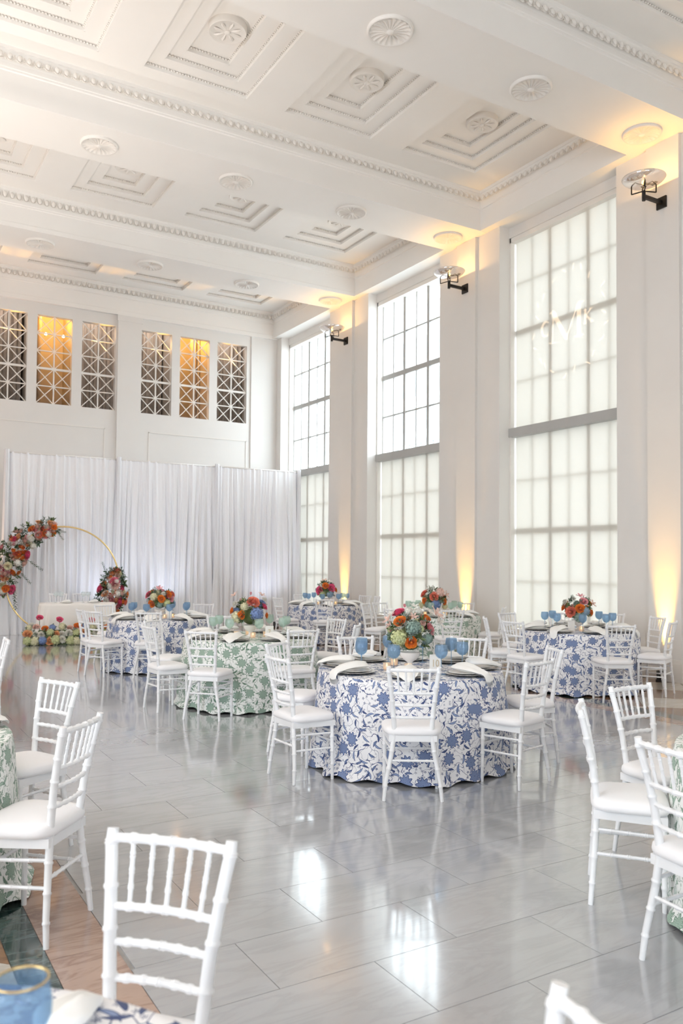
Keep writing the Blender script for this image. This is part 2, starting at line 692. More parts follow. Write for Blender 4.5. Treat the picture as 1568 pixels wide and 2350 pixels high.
pane_cache = {}


def window(n, wc, label=None):
    """three double lights of small panes: upper sash, heavy rail, lower sash"""
    g = G()
    y0, y1, z0, z1 = wc - WIN_HW, wc + WIN_HW, .40, 7.60
    f = .05
    g.box(XR + .02, XG + .1, y0, y0 + f * .6, z0, z1)
    g.box(XR + .02, XG + .1, y1 - f * .6, y1, z0, z1)
    g.box(XR + .02, XG + .1, y0, y1, z1 - .085, z1)
    g.box(XR + .02, XG + .1, y0, y1, z0, z0 + .07)
    root = struct(g.obj('window_%d' % n, 'trim_paint'))
    G().box(XR - .01, XG + .1, y0 + .002, y1 - .002, 3.935, 4.095).obj('sash_rail', 'window_paint', root)
    ya, yb = y0 + .03, y1 - .03
    pw = (yb - ya) / 6
    rows = [(4.095, 4.957), (4.957, 5.855), (5.855, 6.76), (6.76, 7.515)]
    rows += [(.47, 1.33), (1.33, 2.23), (2.23, 3.15), (3.15, 3.935)]
    for (a, b) in ((4.095, 7.515), (.47, 3.935)):
        for k in range(7):
            hw = .040 if k in (2, 4) else (.016 if k % 2 else .02)
            dp = .030 if k in (2, 4) else .02
            yy = ya + pw * k
            G().box(XG - dp, XG + dp, yy - hw, yy + hw, a, b).obj('mullion' if k in (2, 4) else 'muntin', 'window_paint', root)
    for z, hw, dp in ((4.957, .016, .02), (5.855, .055, .03), (6.76, .016, .02), (1.33, .016, .02), (2.23, .055, .03), (3.15, .016, .02)):
        G().box(XG - dp + .002, XG + dp - .002, ya, yb, z - hw, z + hw).obj('muntin', 'window_paint', root)
    for (a, b) in rows:
        key = round(b - a, 3)
        if key not in pane_cache:
            pane_cache[key] = G().box(-.002, .002, .008, pw - .008, .008, b - a - .008).mesh('pane', 'window_glass')
        for k in range(6):
            inst('pane', pane_cache[key], root, (XG, ya + pw * k, a))
    return root


for n, wc in enumerate(reversed(WIN_C)):
    window(n + 1, wc)


def shade(wc, z0, z1, label, sag=0):
    root = empty('roller_shade', (10.372, wc, z1), 0, label, 'shade', 'roller shades on the tall windows')
    hw = WIN_HW - .05
    G().grid(lambda u, v: (math.sin(v * PI) * .004, (u * 2 - 1) * hw, -(z1 - z0) * v), 6, 10).obj('shade_fabric', 'shade_fabric', root, True)
    G().box(-.008, .008, -hw, hw, -(z1 - z0) - .02, -(z1 - z0) + .012).obj('hem_bar', 'shade_fabric', root)
    return root


shade(WIN_C[1], 4.10, 7.525, 'pale roller shade lit from behind in upper half of nearest window')
shade(WIN_C[1], .50, 3.945, 'pale roller shade in lower half of nearest window behind blue table')
shade(WIN_C[2], .50, 3.945, 'pale roller shade in lower half of middle tall window')
shade(WIN_C[3], .50, 3.945, 'pale roller shade in lower half of far window beside drapes')
shade(WIN_C[0], 4.10, 7.525, 'pale roller shade in upper half of window beyond right edge')
shade(WIN_C[0], .50, 3.945, 'pale roller shade in lower half of window beyond right edge')

# ------------------------------------------------------------------ ceiling: field with stepped coffers, beams
BEAM_HW = .53
COFX = [-2.44, -.26, 1.92, 4.10, 6.28, 8.46]
cf = [(.785, 1.11), (.55, .89), (.32, .68)]
STEP = .07
beam_c = [-1.18] + BAYS_C
bays = []
for k in range(len(beam_c)):
    y0 = beam_c[k] + BEAM_HW
    y1 = (beam_c[k + 1] - BEAM_HW) if k + 1 < len(beam_c) else 20.22
    bays.append((y0, y1))
cg = G()
holes = []
for (y0, y1) in bays:
    yc = (y0 + y1) / 2
    if yc < 3:
        cg.box(-9.2, 10.3, y0 - .1, y1 + .1, ZC, ZC + .25)
        continue
    hy = min(1.11, (y1 - y0) / 2 - .48)
    cg.box(-9.2, 10.3, y0 - .1, yc - hy, ZC, ZC + .25)
    cg.box(-9.2, 10.3, yc + hy, y1 + .1, ZC, ZC + .25)
    xs = [-9.2] + [v for x in COFX for v in (x - .785, x + .785)] + [10.3]
    for k in range(0, len(xs), 2):
        cg.box(xs[k], xs[k + 1], yc - hy, yc + hy, ZC, ZC + .25)
    for x in COFX:
        holes.append((x, yc, hy))
cg.box(-9.2, 10.3, -7.2, bays[0][0], ZC, ZC + .25)
ceiling = struct(cg.obj('ceiling', 'ceiling_paint'))


def coffer(x, y, hy):
    g, bd = G(), G()
    z = ZC
    k = hy / 1.11
    hs = [(a, b * k) for a, b in cf]
    for i, (hx, hy_) in enumerate(hs):
        zt = z + STEP
        nx, ny = hs[i + 1] if i < 2 else (0, 0)
        th = .012
        # risers
        g.box(-hx, -hx + th, -hy_, hy_, z, zt + .01)
        g.box(hx - th, hx, -hy_, hy_, z, zt + .01)
        g.box(-hx, hx, -hy_, -hy_ + th, z, zt + .01)
        g.box(-hx, hx, hy_ - th, hy_, z, zt + .01)
        if i < 2:
            g.box(-hx, -nx, -hy_, hy_, zt, zt + .02)
            g.box(nx, hx, -hy_, hy_, zt, zt + .02)
            g.box(-nx, nx, -hy_, -ny, zt, zt + .02)
            g.box(-nx, nx, ny, hy_, zt, zt + .02)
        else:
            g.box(-hx, hx, -hy_, hy_, zt, zt + .02)
        # bead moulding around the inside of each step
        r = .020
        px, py = hx - .02, hy_ - .02
        nX, nY = int(2 * px / .042), int(2 * py / .042)
        oct_f = [(0, 2, 4), (2, 1, 4), (1, 3, 4), (3, 0, 4), (2, 0, 5), (1, 2, 5), (3, 1, 5), (0, 3, 5)]

        def bead(cx, cy, rx, ry):
            cz = zt - .014
            bd.add([(cx + rx, cy, cz), (cx - rx, cy, cz), (cx, cy + ry, cz), (cx, cy - ry, cz), (cx, cy, cz + r), (cx, cy, cz - r)],
                   [(0, 2, 4), (2, 1, 4), (1, 3, 4), (3, 0, 4), (2, 0, 5), (1, 2, 5), (3, 1, 5), (0, 3, 5)])
        for q in range(nX + 1):
            xx = -px + 2 * px * q / nX
            bead(xx, -py, .021, r)
            bead(xx, py, .021, r)
        for q in range(1, nY):
            yy = -py + 2 * py * q / nY
            bead(-px, yy, r, .021)
            bead(px, yy, r, .021)
        z = zt
    o = g.obj('coffer', 'ceiling_paint', ceiling, loc=(x, y, 0))
    b = bd.obj('bead_molding', 'trim_paint', o, True)
    tag(b, kind='stuff')
    return o


# centre disc with a low acanthus relief
dg = G()
dg.lathe([(.235, .085), (.235, .012), (.225, 0), (.21, .004), (.20, .012), (.02, .010), (.001, .008)], 32)
for k in range(8):
    a = TAU * k / 8
    for (r0, r1, w) in ((.05, .18, .045),):
        ca, sa = math.cos(a), math.sin(a)
        pts = []
        for u, wd, zz in ((0, .012, .006), (.35, w * .8, -.006), (.75, w, -.010), (1, .006, .004)):
            rr = r0 + (r1 - r0) * u
            for sgn in (-1, 0, 1):
                pts.append((ca * rr - sa * wd * sgn * .5, sa * rr + ca * wd * sgn * .5, zz if sgn == 0 else zz + .012))
        dg.add(pts, [(i * 3 + q, i * 3 + q + 1, i * 3 + q + 4, i * 3 + q + 3) for i in range(3) for q in range(2)])
dg.sphere((0, 0, .004), .04, 10, 6, (1, 1, .4))
disc_me = dg.mesh('ceiling_disc', 'trim_paint', 'auto')
for (x, y, hy) in holes:
    o = coffer(x, y, hy)
    inst('ceiling_disc', disc_me, o, (0, 0, ZC + 3 * STEP - .09), None, (1.08, 1.08, 1.08))

# fluted shell rosette let into the beam soffits
rg = G()
NF = 20
prof = [(.252, .031), (.252, .010), (.245, -.004), (.232, -.008), (.222, .0)]
for i in range(NF * 4):
    pass
rg.lathe(prof, 48)


def flute(u, v):
    a = TAU * u
    r = .222 * (1 - v) + .035 * v
    d = .5 + .5 * math.cos(a * NF)
    z = .001 + .026 * math.sin(PI * min(1, v * 1.05)) ** .6
    z -= .024 * (d ** 1.3) * math.sin(PI * (.10 + .8 * v))
    return (r * math.cos(a), r * math.sin(a), z)


rg.grid(flute, NF * 6, 6, True)
rg.sphere((0, 0, .004), .045, 12, 6, (1, 1, .5))
rosette_me = rg.mesh('rosette', 'trim_paint', True)

# one egg with its shell and dart, laid along +x, facing -y
eg = G()
eg.sphere((0, -.018, -.005), .037, 8, 6, (.95, .8, 1.45))


def shell(u, v):
    a = PI * (1.08 - 1.16 * u)
    r = .050 + (.010 if v > .25 and v < .75 else 0)
    x, z = math.cos(a) * r, -math.sin(a) * r * 1.5 + .018
    if u < .02 or u > .98:
        z = .055
    return (x * (.95 + .16 * v), -.028 * math.sin(v * PI) + .004, z * (.95 + .16 * v))


eg.grid(shell, 10, 3)
eg.bar((.061, -.006, .05), (.061, -.012, -.06), .008, .02)
egg_me = eg.mesh('egg_ornament', 'trim_paint', 'auto')
EGG_L = .122


def beam_profile():
    return [(BEAM_HW + .01, ZS), (BEAM_HW + .01, ZS + .085), (BEAM_HW - .012, ZS + .095), (BEAM_HW - .012, ZS + .40), (BEAM_HW + .006, ZS + .41),
            (BEAM_HW + .006, ZS + .435), (BEAM_HW + .016, ZS + .445), (BEAM_HW + .022, ZS + .50), (BEAM_HW + .070, ZS + .645), (BEAM_HW + .085, ZS + .655), (BEAM_HW + .085, ZS + .705)]


bp = beam_profile()
BEAM_X0 = -9.1
for bi, c in enumerate(beam_c):
    g = G()
    ring = [(-a, z) for a, z in bp] + [(a, z) for a, z in reversed(bp)]
    n = len(ring)
    v = [(BEAM_X0, c + a, z) for a, z in ring] + [(10.06, c + a, z) for a, z in ring]
    f = [(i, i + 1, n + i + 1, n + i) for i in range(n - 1)] + [(n - 1, 0, n, 2 * n - 1)]
    g.add(v, f)
    beam = g.obj('beam', 'ceiling_paint', ceiling)
    if c > 5:
        for x in (-3.53, -1.35, .83, 3.01, 5.19, 7.38, 9.52):
            inst('rosette', rosette_me, beam, (x, c, ZS - .032), None, (1.07, 1.07, 1.07))
        # egg and dart along the near face
        x0 = {7.66: 5.0, 12.07: 1.0, 16.48: 1.8}[c]
        far = G()
        x = 9.72
        while x > x0:
            loc = (x, c - BEAM_HW - .052, ZS + .565)
            if c < 15:
                inst('egg_ornament', egg_me, beam, loc, (R(-20), 0, 0))
            else:
                inst('egg_ornament', egg_me, beam, loc, (R(-20), 0, 0), (1, 1, 1)) if x > 7.7 else far.add(
                    [(p[0] + loc[0], p[1] * .94 + loc[1], p[2] + loc[2]) for p in eg.v], eg.f)
            x -= EGG_L
        if far.v:
            tag(far.obj('egg_row', 'trim_paint', beam, 'auto'), kind='stuff')

# perimeter beams: along the window wall (X) and the end wall (Y)
XF = 9.86


def perimeter_right():
    g = G()
    prof = [(XF - .01, ZS + .004), (XF - .01, ZS + .085), (XF + .012, ZS + .095), (XF + .012, ZS + .40), (XF - .006, ZS + .41), (XF - .006, ZS + .435),
            (XF - .022, ZS + .50), (XF - .070, ZS + .645), (XF - .085, ZS + .655), (XF - .085, ZS + .705), (10.35, ZS + .705), (10.35, ZS + .02), (XR + .01, ZS + .004)]
    n = len(prof)
    g.add([(x, -7, z) for x, z in prof] + [(x, 20.4, z) for x, z in prof],
          [(i, i + 1, n + i + 1, n + i) for i in range(n - 1)] + [(n - 1, 0, n, 2 * n - 1)])
    o = g.obj('window_wall_beam', 'ceiling_paint', ceiling)
    far = G()
    for (y0, y1) in bays:
        if y1 < 7:
            continue
        y = y0 + .16
        while y < y1 - .1:
            loc = (XF - .052, y, ZS + .565)
            if y < 16.3:
                inst('egg_ornament', egg_me, o, loc, (R(-20), 0, R(-90)))
            else:
                far.add([(loc[0] + p[1], loc[1] - p[0], loc[2] + p[2]) for p in eg.v], eg.f)
            y += EGG_L
    tag(far.obj('egg_row', 'trim_paint', o, 'auto'), kind='stuff')


perimeter_right()
YB = 20.22
g = G()
prof = [(YB - .01, ZS - .02), (YB - .01, ZS + .085), (YB + .012, ZS + .095), (YB + .012, ZS + .40), (YB - .006, ZS + .41), (YB - .006, ZS + .435),
        (YB - .022, ZS + .50), (YB - .070, ZS + .645), (YB - .085, ZS + .655), (YB - .085, ZS + .705), (20.55, ZS + .705), (20.55, ZS - .02)]
n = len(prof)
g.add([(-9.1, y, z) for y, z in prof] + [(10.1, y, z) for y, z in prof],
      [(i, i + 1, n + i + 1, n + i) for i in range(n - 1)] + [(n - 1, 0, n, 2 * n - 1)])
o = g.obj('end_wall_beam', 'ceiling_paint', ceiling)
far = G()
x = 9.72
while x > 2.1:
    far.add([(x + p[0], YB - .052 + p[1], ZS + .565 + p[2]) for p in eg.v], eg.f)
    x -= EGG_L
tag(far.obj('egg_row', 'trim_paint', o, 'auto'), kind='stuff')

# ------------------------------------------------------------------ end wall with gallery openings
LAT = [(2.655, 3.466), (3.69, 4.50), (4.735, 5.557), (6.20, 7.01), (7.23, 8.044), (8.264, 9.12)]
LZ0, LZ1 = 5.375, 7.485
YW = 20.30
wb = G()
wb.box(-9.2, 10.3, YW, YW + .16, 0, LZ0)
wb.box(-9.2, 10.3, YW, YW + .16, LZ1, 9.0)
xs = [-9.2] + [v for p in LAT for v in p] + [10.3]
for k in range(0, len(xs), 2):
    wb.box(xs[k], xs[k + 1], YW, YW + .16, LZ0, LZ1)
wall_back = struct(wb.obj('wall_back', 'wall_paint'))
g = G()
g.box(5.59, 6.19, YW - .07, YW + .01, 0, 7.62)
g.box(5.57, 6.21, YW - .085, YW + .01, 7.62, 7.77)
g.obj('pilaster', 'wall_paint', wall_back)
g = G()
g.box(9.24, 10.03, YW - .035, YW + .01, 0, 7.77)
g.obj('pilaster', 'wall_paint', wall_back)
G().box(1.9, 2.52, YW - .07, YW + .01, 0, 7.62).obj('pilaster', 'wall_paint', wall_back)
for (x0, x1) in ((2.85, 5.31), (6.43, 9.12)):
    for (a, b) in (((x0, 1.2), (x0, 4.905)), ((x1, 1.2), (x1, 4.905)), ((x0 - .012, 4.895), (x1 + .012, 4.895)), ((x0 - .012, 1.2), (x1 + .012, 1.2))):
        G().bar((a[0], YW - .004, a[1]), (b[0], YW - .004, b[1]), .024, .02, (0, 1, 0)).obj('panel_molding', 'trim_paint', wall_back)
for (x0, x1) in ((2.24, 5.03), (5.60, 8.4)):
    for x in ():
        pass

# gallery room behind the grilles
gal = G()
gal.box(1.2, 10.2, 21.8, 21.9, 4.7, 8.3)
gal.box(1.2, 10.2, YW + .16, 21.9, 4.7, 4.8)
gal.box(1.2, 10.2, YW + .16, 21.9, 8.1, 8.3)
gal.box(1.1, 1.2, YW + .16, 21.9, 4.7, 8.3)
gal.box(10.2, 10.3, YW + .16, 21.9, 4.7, 8.3)
for x in (3.56, 4.60, 7.10, 8.14):  # dividers added to keep the amber light inside the middle compartments
    gal.box(x, x + .03, YW + .16, 21.8, 4.8, 8.1)
struct(gal.obj('wall_gallery', 'gallery_wall'))

# remaining walls of the hall, outside the picture
wl = G()
ed = [-7.0] + [v for wc in LEFT_WIN for v in (wc - 1.4, wc + 1.4)] + [20.5]
for k in range(0, len(ed), 2):
    wl.box(LEFT_X - .3, LEFT_X, ed[k], ed[k + 1], 0, 9.0)
for wc in LEFT_WIN:
    wl.box(LEFT_X - .3, LEFT_X, wc - 1.4, wc + 1.4, 7.0, 9.0)
    wl.box(LEFT_X - .3, LEFT_X, wc - 1.4, wc + 1.4, 0, .5)
struct(wl.obj('wall_left', 'wall_paint'))
wf = G()
ed = [-9.3] + [v for wc in FRONT_WIN for v in (wc - 1.4, wc + 1.4)] + [10.75]
for k in range(0, len(ed), 2):
    wf.box(ed[k], ed[k + 1], -7.15, -7, 0, 9.0)
for wc in FRONT_WIN:
    wf.box(wc - 1.4, wc + 1.4, -7.15, -7, 3.6, 9.0)
    wf.box(wc - 1.4, wc + 1.4, -7.15, -7, 0, .5)
struct(wf.obj('wall_front', 'wall_paint'))
struct(G().box(-9.6, 10.9, -7.3, 22.1, 9.1, 9.2).obj('roof', 'facade'))

# street outside: ground and the pale office block seen through the middle window
struct(G().box(10.9, 120, -80, 140, -.6, -.4).obj('ground', 'asphalt'))
bld = empty('office_building', (32, 43.5, -.4), 0, 'pale office block with rows of windows outside the middle tall window', 'building')
G().box(0, 10, -3.2, 8.0, 0, 19).obj('facade_block', 'facade', bld)
win_me = G().box(-.06, .02, -.42, .42, 0, 1.5).mesh('window', 'facade_glass')
for r_ in range(5):
    for c_ in range(8):
        inst('window', win_me, bld, (0, -2.4 + c_ * 1.3, 6.2 + r_ * 2.3))
sign = G().box(-.12, 0, -2.6, 1.6, 9.9, 10.15).obj('sill_band', 'facade_glass', bld)

# ================================================================== OBJECTS
# ------------------------------------------------------------------ white chiavari chair
def bamboo(a, b, r, knots, bow=(0, 0, 0), seg=8, taper=1.0, n=4):
    """turned bamboo stick from a to b with raised knots at the given fractions"""
    a, b, bow = Vector(a), Vector(b), Vector(bow)
    L = (b - a).length
    w = .007 / L
    st = [(0, 1), (1, 1)] + [(i / n, 1) for i in range(1, n)]
    for k in knots:
        st += [(k - w * 1.6, 1), (k - w * .6, 1.28), (k + w * .6, 1.28), (k + w * 1.6, 1)]
    st = sorted(x for x in st if 0 <= x[0] <= 1)
    pts = [a.lerp(b, t) + bow * math.sin(PI * t) for t, _ in st]
    rad = [r * s_ * (1 + (taper - 1) * t) for t, s_ in st]
    return G().tube(pts, rad, seg)


POST_TOP_Y, POST_TOP_Z = -.233, .918


def make_chair():
    root = empty('chiavari_chair')
    P = 'chair_paint'
    for sx in (-1, 1):
        path = [(sx * .198, -.188, 0), (sx * .186, -.178, .12), (sx * .150, -.164, .30), (sx * .130, -.158, .43), (sx * .129, -.160, .50),
                (sx * .140, -.176, .64), (sx * .157, -.204, .79), (sx * .170, -.226, .885), (sx * .171, -.233, .918)]
        rr = [.0125, .0145, .0165, .0175, .0175, .0170, .0165, .0165, .0150]
        pts, rad = [], []
        for i in range(len(path) - 1):
            A, B = Vector(path[i]), Vector(path[i + 1])
            for q in range(3):
                k = q / 3
                pts.append(A.lerp(B, k))
                rad.append(rr[i] * (1 - k) + rr[i + 1] * k)
        pts.append(Vector(path[-1]))
        rad.append(rr[-1])
        # knots
        P2, R2 = [], []
        kz = [.10, .215, .335, .455, .57, .68, .78, .885]
        for p, r_ in zip(pts, rad):
            P2.append(p)
            R2.append(r_)
        for z in kz:
            for i in range(len(pts) - 1):
                if pts[i].z <= z < pts[i + 1].z:
                    for dz, s_ in ((-.008, 1), (-.003, 1.2), (.003, 1.2), (.008, 1)):
                        k = (z + dz - pts[i].z) / (pts[i + 1].z - pts[i].z)
                        P2.append(pts[i].lerp(pts[i + 1], k))
                        R2.append((rad[i] * (1 - k) + rad[i + 1] * k) * s_)
        order = sorted(range(len(P2)), key=lambda i: P2[i].z)
        G().tube([P2[i] for i in order], [R2[i] for i in order], 10).obj('back_post', P, root, 'auto')
        bamboo((sx * .190, .146, 0), (sx * .186, .142, .405), .0125, (.28, .52, .78), taper=1.25, seg=10).obj('front_leg', P, root, 'auto')
    # seat frame (trapezoid ring) and cushion
    fr = [(-.165, -.172), (.165, -.172), (.205, .160), (-.205, .160)]
    g = G()
    g.prism(fr, .400, .441)
    seat = g.obj('seat_frame', P, root)

    def cush(u, v):
        # superellipse outline in rings: v 0..1 from bottom edge over the top to centre
        a = TAU * u
        ca, sa = math.cos(a), math.sin(a)
        e = .42
        x = abs(ca) ** e * (1 if ca >= 0 else -1)
        y = abs(sa) ** e * (1 if sa >= 0 else -1)
        prof = [(.94, .441), (1.0, .448), (1.015, .462), (1.0, .480), (.94, .493), (.75, .502), (.4, .508), (.001, .509)]
        k = v * (len(prof) - 1)
        i = min(int(k), len(prof) - 2)
        t_ = k - i
        r = prof[i][0] * (1 - t_) + prof[i + 1][0] * t_
        z = prof[i][1] * (1 - t_) + prof[i + 1][1] * t_
        w = .206 + .014 * (y * r)
        return (x * r * w, -.004 + y * r * .180, z)
    G().grid(cush, 32, 7, True).obj('cushion', 'cushion_fabric', seat, True)
    # back rails, bowed slightly backwards
    for i, (z, y, hw, r) in enumerate(((.895, -.228, .166, .0125), (.733, -.193, .150, .0105), (.650, -.178, .140, .0100), (.565, -.167, .133, .0100))):
        rail = bamboo((-hw, y, z), (hw, y, z), r, [k / 6 for k in range(1, 6)], (0, -.016, 0), n=8).obj('top_rail' if i == 0 else 'cross_rail', P, root, 'auto')
        if i == 0:
            top_rail = rail
    for k in range(1, 6):
        t_ = k / 6
        b = -.016 * math.sin(PI * t_)
        bamboo((-.150 + .30 * t_, -.193 + b, .733), (-.166 + .332 * t_, -.228 + b, .895), .0068, (.28, .52, .76), seg=6).obj('spindle', P, top_rail, 'auto')
    # stretchers
    for sx in (-1, 1):
        for z in (.345, .235):
            k = (z - .12) / .31
            bx, by = .186 - .056 * k, -.178 + .020 * k
            bamboo((sx * bx, by, z), (sx * .188, .144, z), .0085, (.25, .5, .75), seg=6).obj('stretcher', P, root, 'auto')
    bamboo((-.158, -.167, .27), (.158, -.167, .27), .0085, (.2, .4, .6, .8), seg=6).obj('stretcher', P, root, 'auto')
    for z in (.355, .285):
        bamboo((-.188, .144, z), (.188, .144, z), .0085, (.25, .5, .75), seg=6).obj('stretcher', P, root, 'auto')
    return root


TABLE = {1: (4.05, 5.63), 2: (4.07, 8.87), 3: (4.12, 12.32), 4: (8.50, 14.80), 5: (8.47, 11.08), 6: (8.40, 7.82), 7: (-.02, 4.62), 8: (4.03, 2.08), 9: (-.13, 1.23)}
# chair: table it faces, mid point of the back's top rail (world x, y), label
CH = [
    (1, 3.349, 4.606, 0.541, 0.841, 'white bamboo style chair with cushion, back to the viewer, in front of blue table 10', 'chairs around blue table 10'),
    (1, 4.412, 4.481, -0.221, 0.972, 'white bamboo style chair with cushion, nearest on the right side of blue table 10', 'chairs around blue table 10'),
    (1, 5.201, 5.107, -0.905, 0.426, 'white bamboo style chair with cushion, second on the right side of blue table 10', 'chairs around blue table 10'),
    (1, 2.795, 5.608, 0.999, 0.031, 'white bamboo style chair with cushion, nearest on the left side of blue table 10', 'chairs around blue table 10'),
    (1, 3.288, 6.604, 0.513, -0.819, 'white bamboo style chair with cushion, second on the left side of blue table 10', 'chairs around blue table 10'),
    (1, 4.245, 6.808, -0.301, -0.943, 'white bamboo style chair with cushion, behind blue table 10, left of its bouquet', 'chairs around blue table 10'),
    (1, 5.167, 6.202, -0.795, -0.585, 'white bamboo style chair with cushion, behind blue table 10, right of its bouquet', 'chairs around blue table 10'),
    (2, 3.119, 8.021, 0.722, 0.691, 'white bamboo style chair with cushion, back to the viewer, front left of green table 7', 'chairs around green table 7'),
    (2, 4.152, 7.703, 0.103, 0.979, 'white bamboo style chair with cushion, back to the viewer, front right of green table 7', 'chairs around green table 7'),
    (2, 2.835, 8.871, 0.985, 0.065, 'white bamboo style chair with cushion, nearest on the left side of green table 7', 'chairs around green table 7'),
    (2, 3.179, 9.780, 0.606, -0.757, 'white bamboo style chair with cushion, second on the left side of green table 7', 'chairs around green table 7'),
    (2, 4.227, 10.150, -0.263, -0.954, 'white bamboo style chair with cushion, behind green table 7, left of its bouquet', 'chairs around green table 7'),
    (2, 5.351, 9.024, -0.986, -0.163, 'white cushioned chair far right of green table 7, slats turned to the viewer', 'chairs around green table 7'),
    (2, 5.074, 8.085, -0.745, 0.664, 'white cushioned chair edge on, right of green table 7 behind the blue goblets', 'chairs around green table 7'),
    (3, 2.889, 12.255, 0.996, 0.017, 'white cushioned chair edge on, leftmost at the blue table near the flower hoop', 'chairs around the blue table near the flower hoop'),
    (3, 2.967, 11.802, 0.890, 0.446, 'white bamboo style chair with cushion, front left of the blue table near the flower hoop', 'chairs around the blue table near the flower hoop'),
    (3, 3.554, 13.445, 0.367, -0.926, 'white cushioned chair far left of the blue table, in front of the white head table', 'chairs around the blue table near the flower hoop'),
    (3, 3.599, 11.250, 0.419, 0.908, 'white cushioned chair back to the viewer, front of the blue table near the flower hoop', 'chairs around the blue table near the flower hoop'),
    (3, 5.130, 13.060, -0.593, -0.758, 'white bamboo style chair with cushion, far right of the blue table near the flower hoop', 'chairs around the blue table near the flower hoop'),
    (4, 7.333, 14.719, 0.998, 0.070, 'white bamboo style chair with cushion, left of the farthest blue table, before the drapes', 'chairs around the farthest blue table'),
    (4, 8.609, 16.085, -0.208, -0.970, 'white bamboo style chair with cushion, behind the farthest blue table, left end', 'chairs around the farthest blue table'),
    (4, 7.900, 13.796, 0.437, 0.895, 'white bamboo style chair with cushion, back to the viewer, front of the farthest blue table', 'chairs around the farthest blue table'),
    (5, 7.789, 12.176, 0.530, -0.848, 'white cushioned chair edge on, far left of the green table below middle window', 'chairs around the green table below middle window'),
    (5, 8.204, 12.342, 0.120, -0.971, 'white cushioned chair behind the green table, between it and the farthest blue table', 'chairs around the green table below middle window'),
    (4, 9.620, 15.036, -0.983, -0.183, 'white cushioned chair far right of the farthest blue table, before the middle window', 'chairs around the farthest blue table'),
    (5, 7.297, 10.543, 0.651, 0.668, 'white bamboo style chair with cushion, front left of the green table below middle window', 'chairs around the green table below middle window'),
    (5, 7.928, 9.909, 0.408, 0.913, 'white cushioned chair back to the viewer, front of the green table below middle window', 'chairs around the green table below middle window'),
    (4, 9.620, 14.551, -0.939, 0.271, 'white bamboo style chair with cushion, edge on and dark before the middle window', 'chairs around the farthest blue table'),
    (5, 8.961, 12.273, -0.374, -0.927, 'white bamboo style chair with cushion, behind the green table, under the middle window', 'chairs around the green table below middle window'),
    (5, 9.614, 11.676, -0.630, -0.695, 'white bamboo style chair with cushion, behind the green table, before the glowing pilaster', 'chairs around the green table below middle window'),
    (5, 9.240, 10.199, -0.647, 0.762, 'white bamboo style chair with cushion, right of the green table below middle window', 'chairs around the green table below middle window'),
    (6, 7.295, 8.438, 0.791, -0.557, 'white cushioned chair edge on, left end of the blue table below nearest window', 'chairs around the blue table below nearest window'),
    (6, 7.115, 7.704, 0.993, 0.044, 'white bamboo style chair with cushion, front left of the blue table below nearest window', 'chairs around the blue table below nearest window'),
    (6, 8.274, 9.088, 0.107, -0.994, 'white bamboo style chair with cushion, far left of the blue table below nearest window', 'chairs around the blue table below nearest window'),
    (6, 9.078, 8.791, -0.647, -0.756, 'white bamboo style chair with cushion, behind the blue table, under the nearest window', 'chairs around the blue table below nearest window'),
    (6, 9.602, 8.288, -0.905, -0.420, 'white bamboo style chair with cushion, behind the blue table, right of its bouquet', 'chairs around the blue table below nearest window'),
    (6, 9.542, 7.450, -0.936, 0.349, 'white bamboo style chair with cushion, far right of the blue table, before the amber glow', 'chairs around the blue table below nearest window'),
    (6, 8.935, 6.742, -0.388, 0.920, 'white bamboo style chair with cushion, near right of the blue table below nearest window', 'chairs around the blue table below nearest window'),
    (6, 7.857, 6.650, 0.456, 0.889, 'white cushioned chair back to the viewer, front right of the blue table below nearest window', 'chairs around the blue table below nearest window'),
    (7, 1.097, 5.113, -0.913, -0.407, 'white bamboo style chair with cushion, second on the left foreground beside the green table', 'chairs at the left green table'),
    (7, 0.917, 3.788, -0.758, 0.652, 'white bamboo style chair with cushion, large, on the left foreground facing the green table', 'chairs at the left green table'),
    (8, 4.016, 3.335, 0.026, -1.000, 'white bamboo style chair with cushion, behind the green table at right edge, facing the viewer', 'chairs at the right green table'),
    (8, 3.234, 2.998, 0.675, -0.737, 'white cushioned chair seen from the side, left of the green table at right edge', 'chairs at the right green table'),
    (8, 2.811, 2.139, 0.993, -0.105, 'white bamboo style chair with cushion, nearest at the green table at right edge', 'chairs at the right green table'),
    (9, 0.742, 2.098, -0.737, -0.674, 'white bamboo style chair with cushion, large, back rail facing the viewer at bottom left', 'chairs at the bottom left table'),
    (9, 1.011, 0.863, -0.959, 0.283, 'white bamboo style chair with cushion, only its corner post showing at the bottom right', 'chairs at the bottom left table'),
    (0, 1.240, 7.961, -0.997, 0.063, 'white bamboo style chair with cushion, cut by the left edge, half way down the hall', 'chairs at the left edge'),
    (10, 3.829, 18.150, -0.320, -0.884, 'white bamboo style chair with cushion, left of the two behind the white head table', 'chairs at the head table'),
    (10, 4.307, 18.150, 0.054, -0.997, 'white bamboo style chair with cushion, right of the two behind the white head table', 'chairs at the head table'),
]
CS = 1.014
proto = make_chair()
front_of = {k: [] for k in TABLE}
first = True
for (tb, x, y, fx, fy, label, grp) in CH:
    o = proto if first else copy_tree(proto)
    first = False
    d = Vector((fx, fy))
    d.normalize()
    o.location = (x + d.x * -POST_TOP_Y * CS, y + d.y * -POST_TOP_Y * CS, 0)
    o.scale = (CS, CS, CS)
    o.rotation_euler = (0, 0, math.atan2(-d.x, d.y))
    tag(o, label, 'chair', grp)
    if tb in front_of:
        fr = Vector((o.location.x, o.location.y)) + d * .170
        cc = Vector(TABLE[tb])
        front_of[tb].append((math.atan2(fr.y - cc.y, fr.x - cc.x), (fr - cc).length))

# ------------------------------------------------------------------ round tables with printed cloths
TR, TH = .765, .762


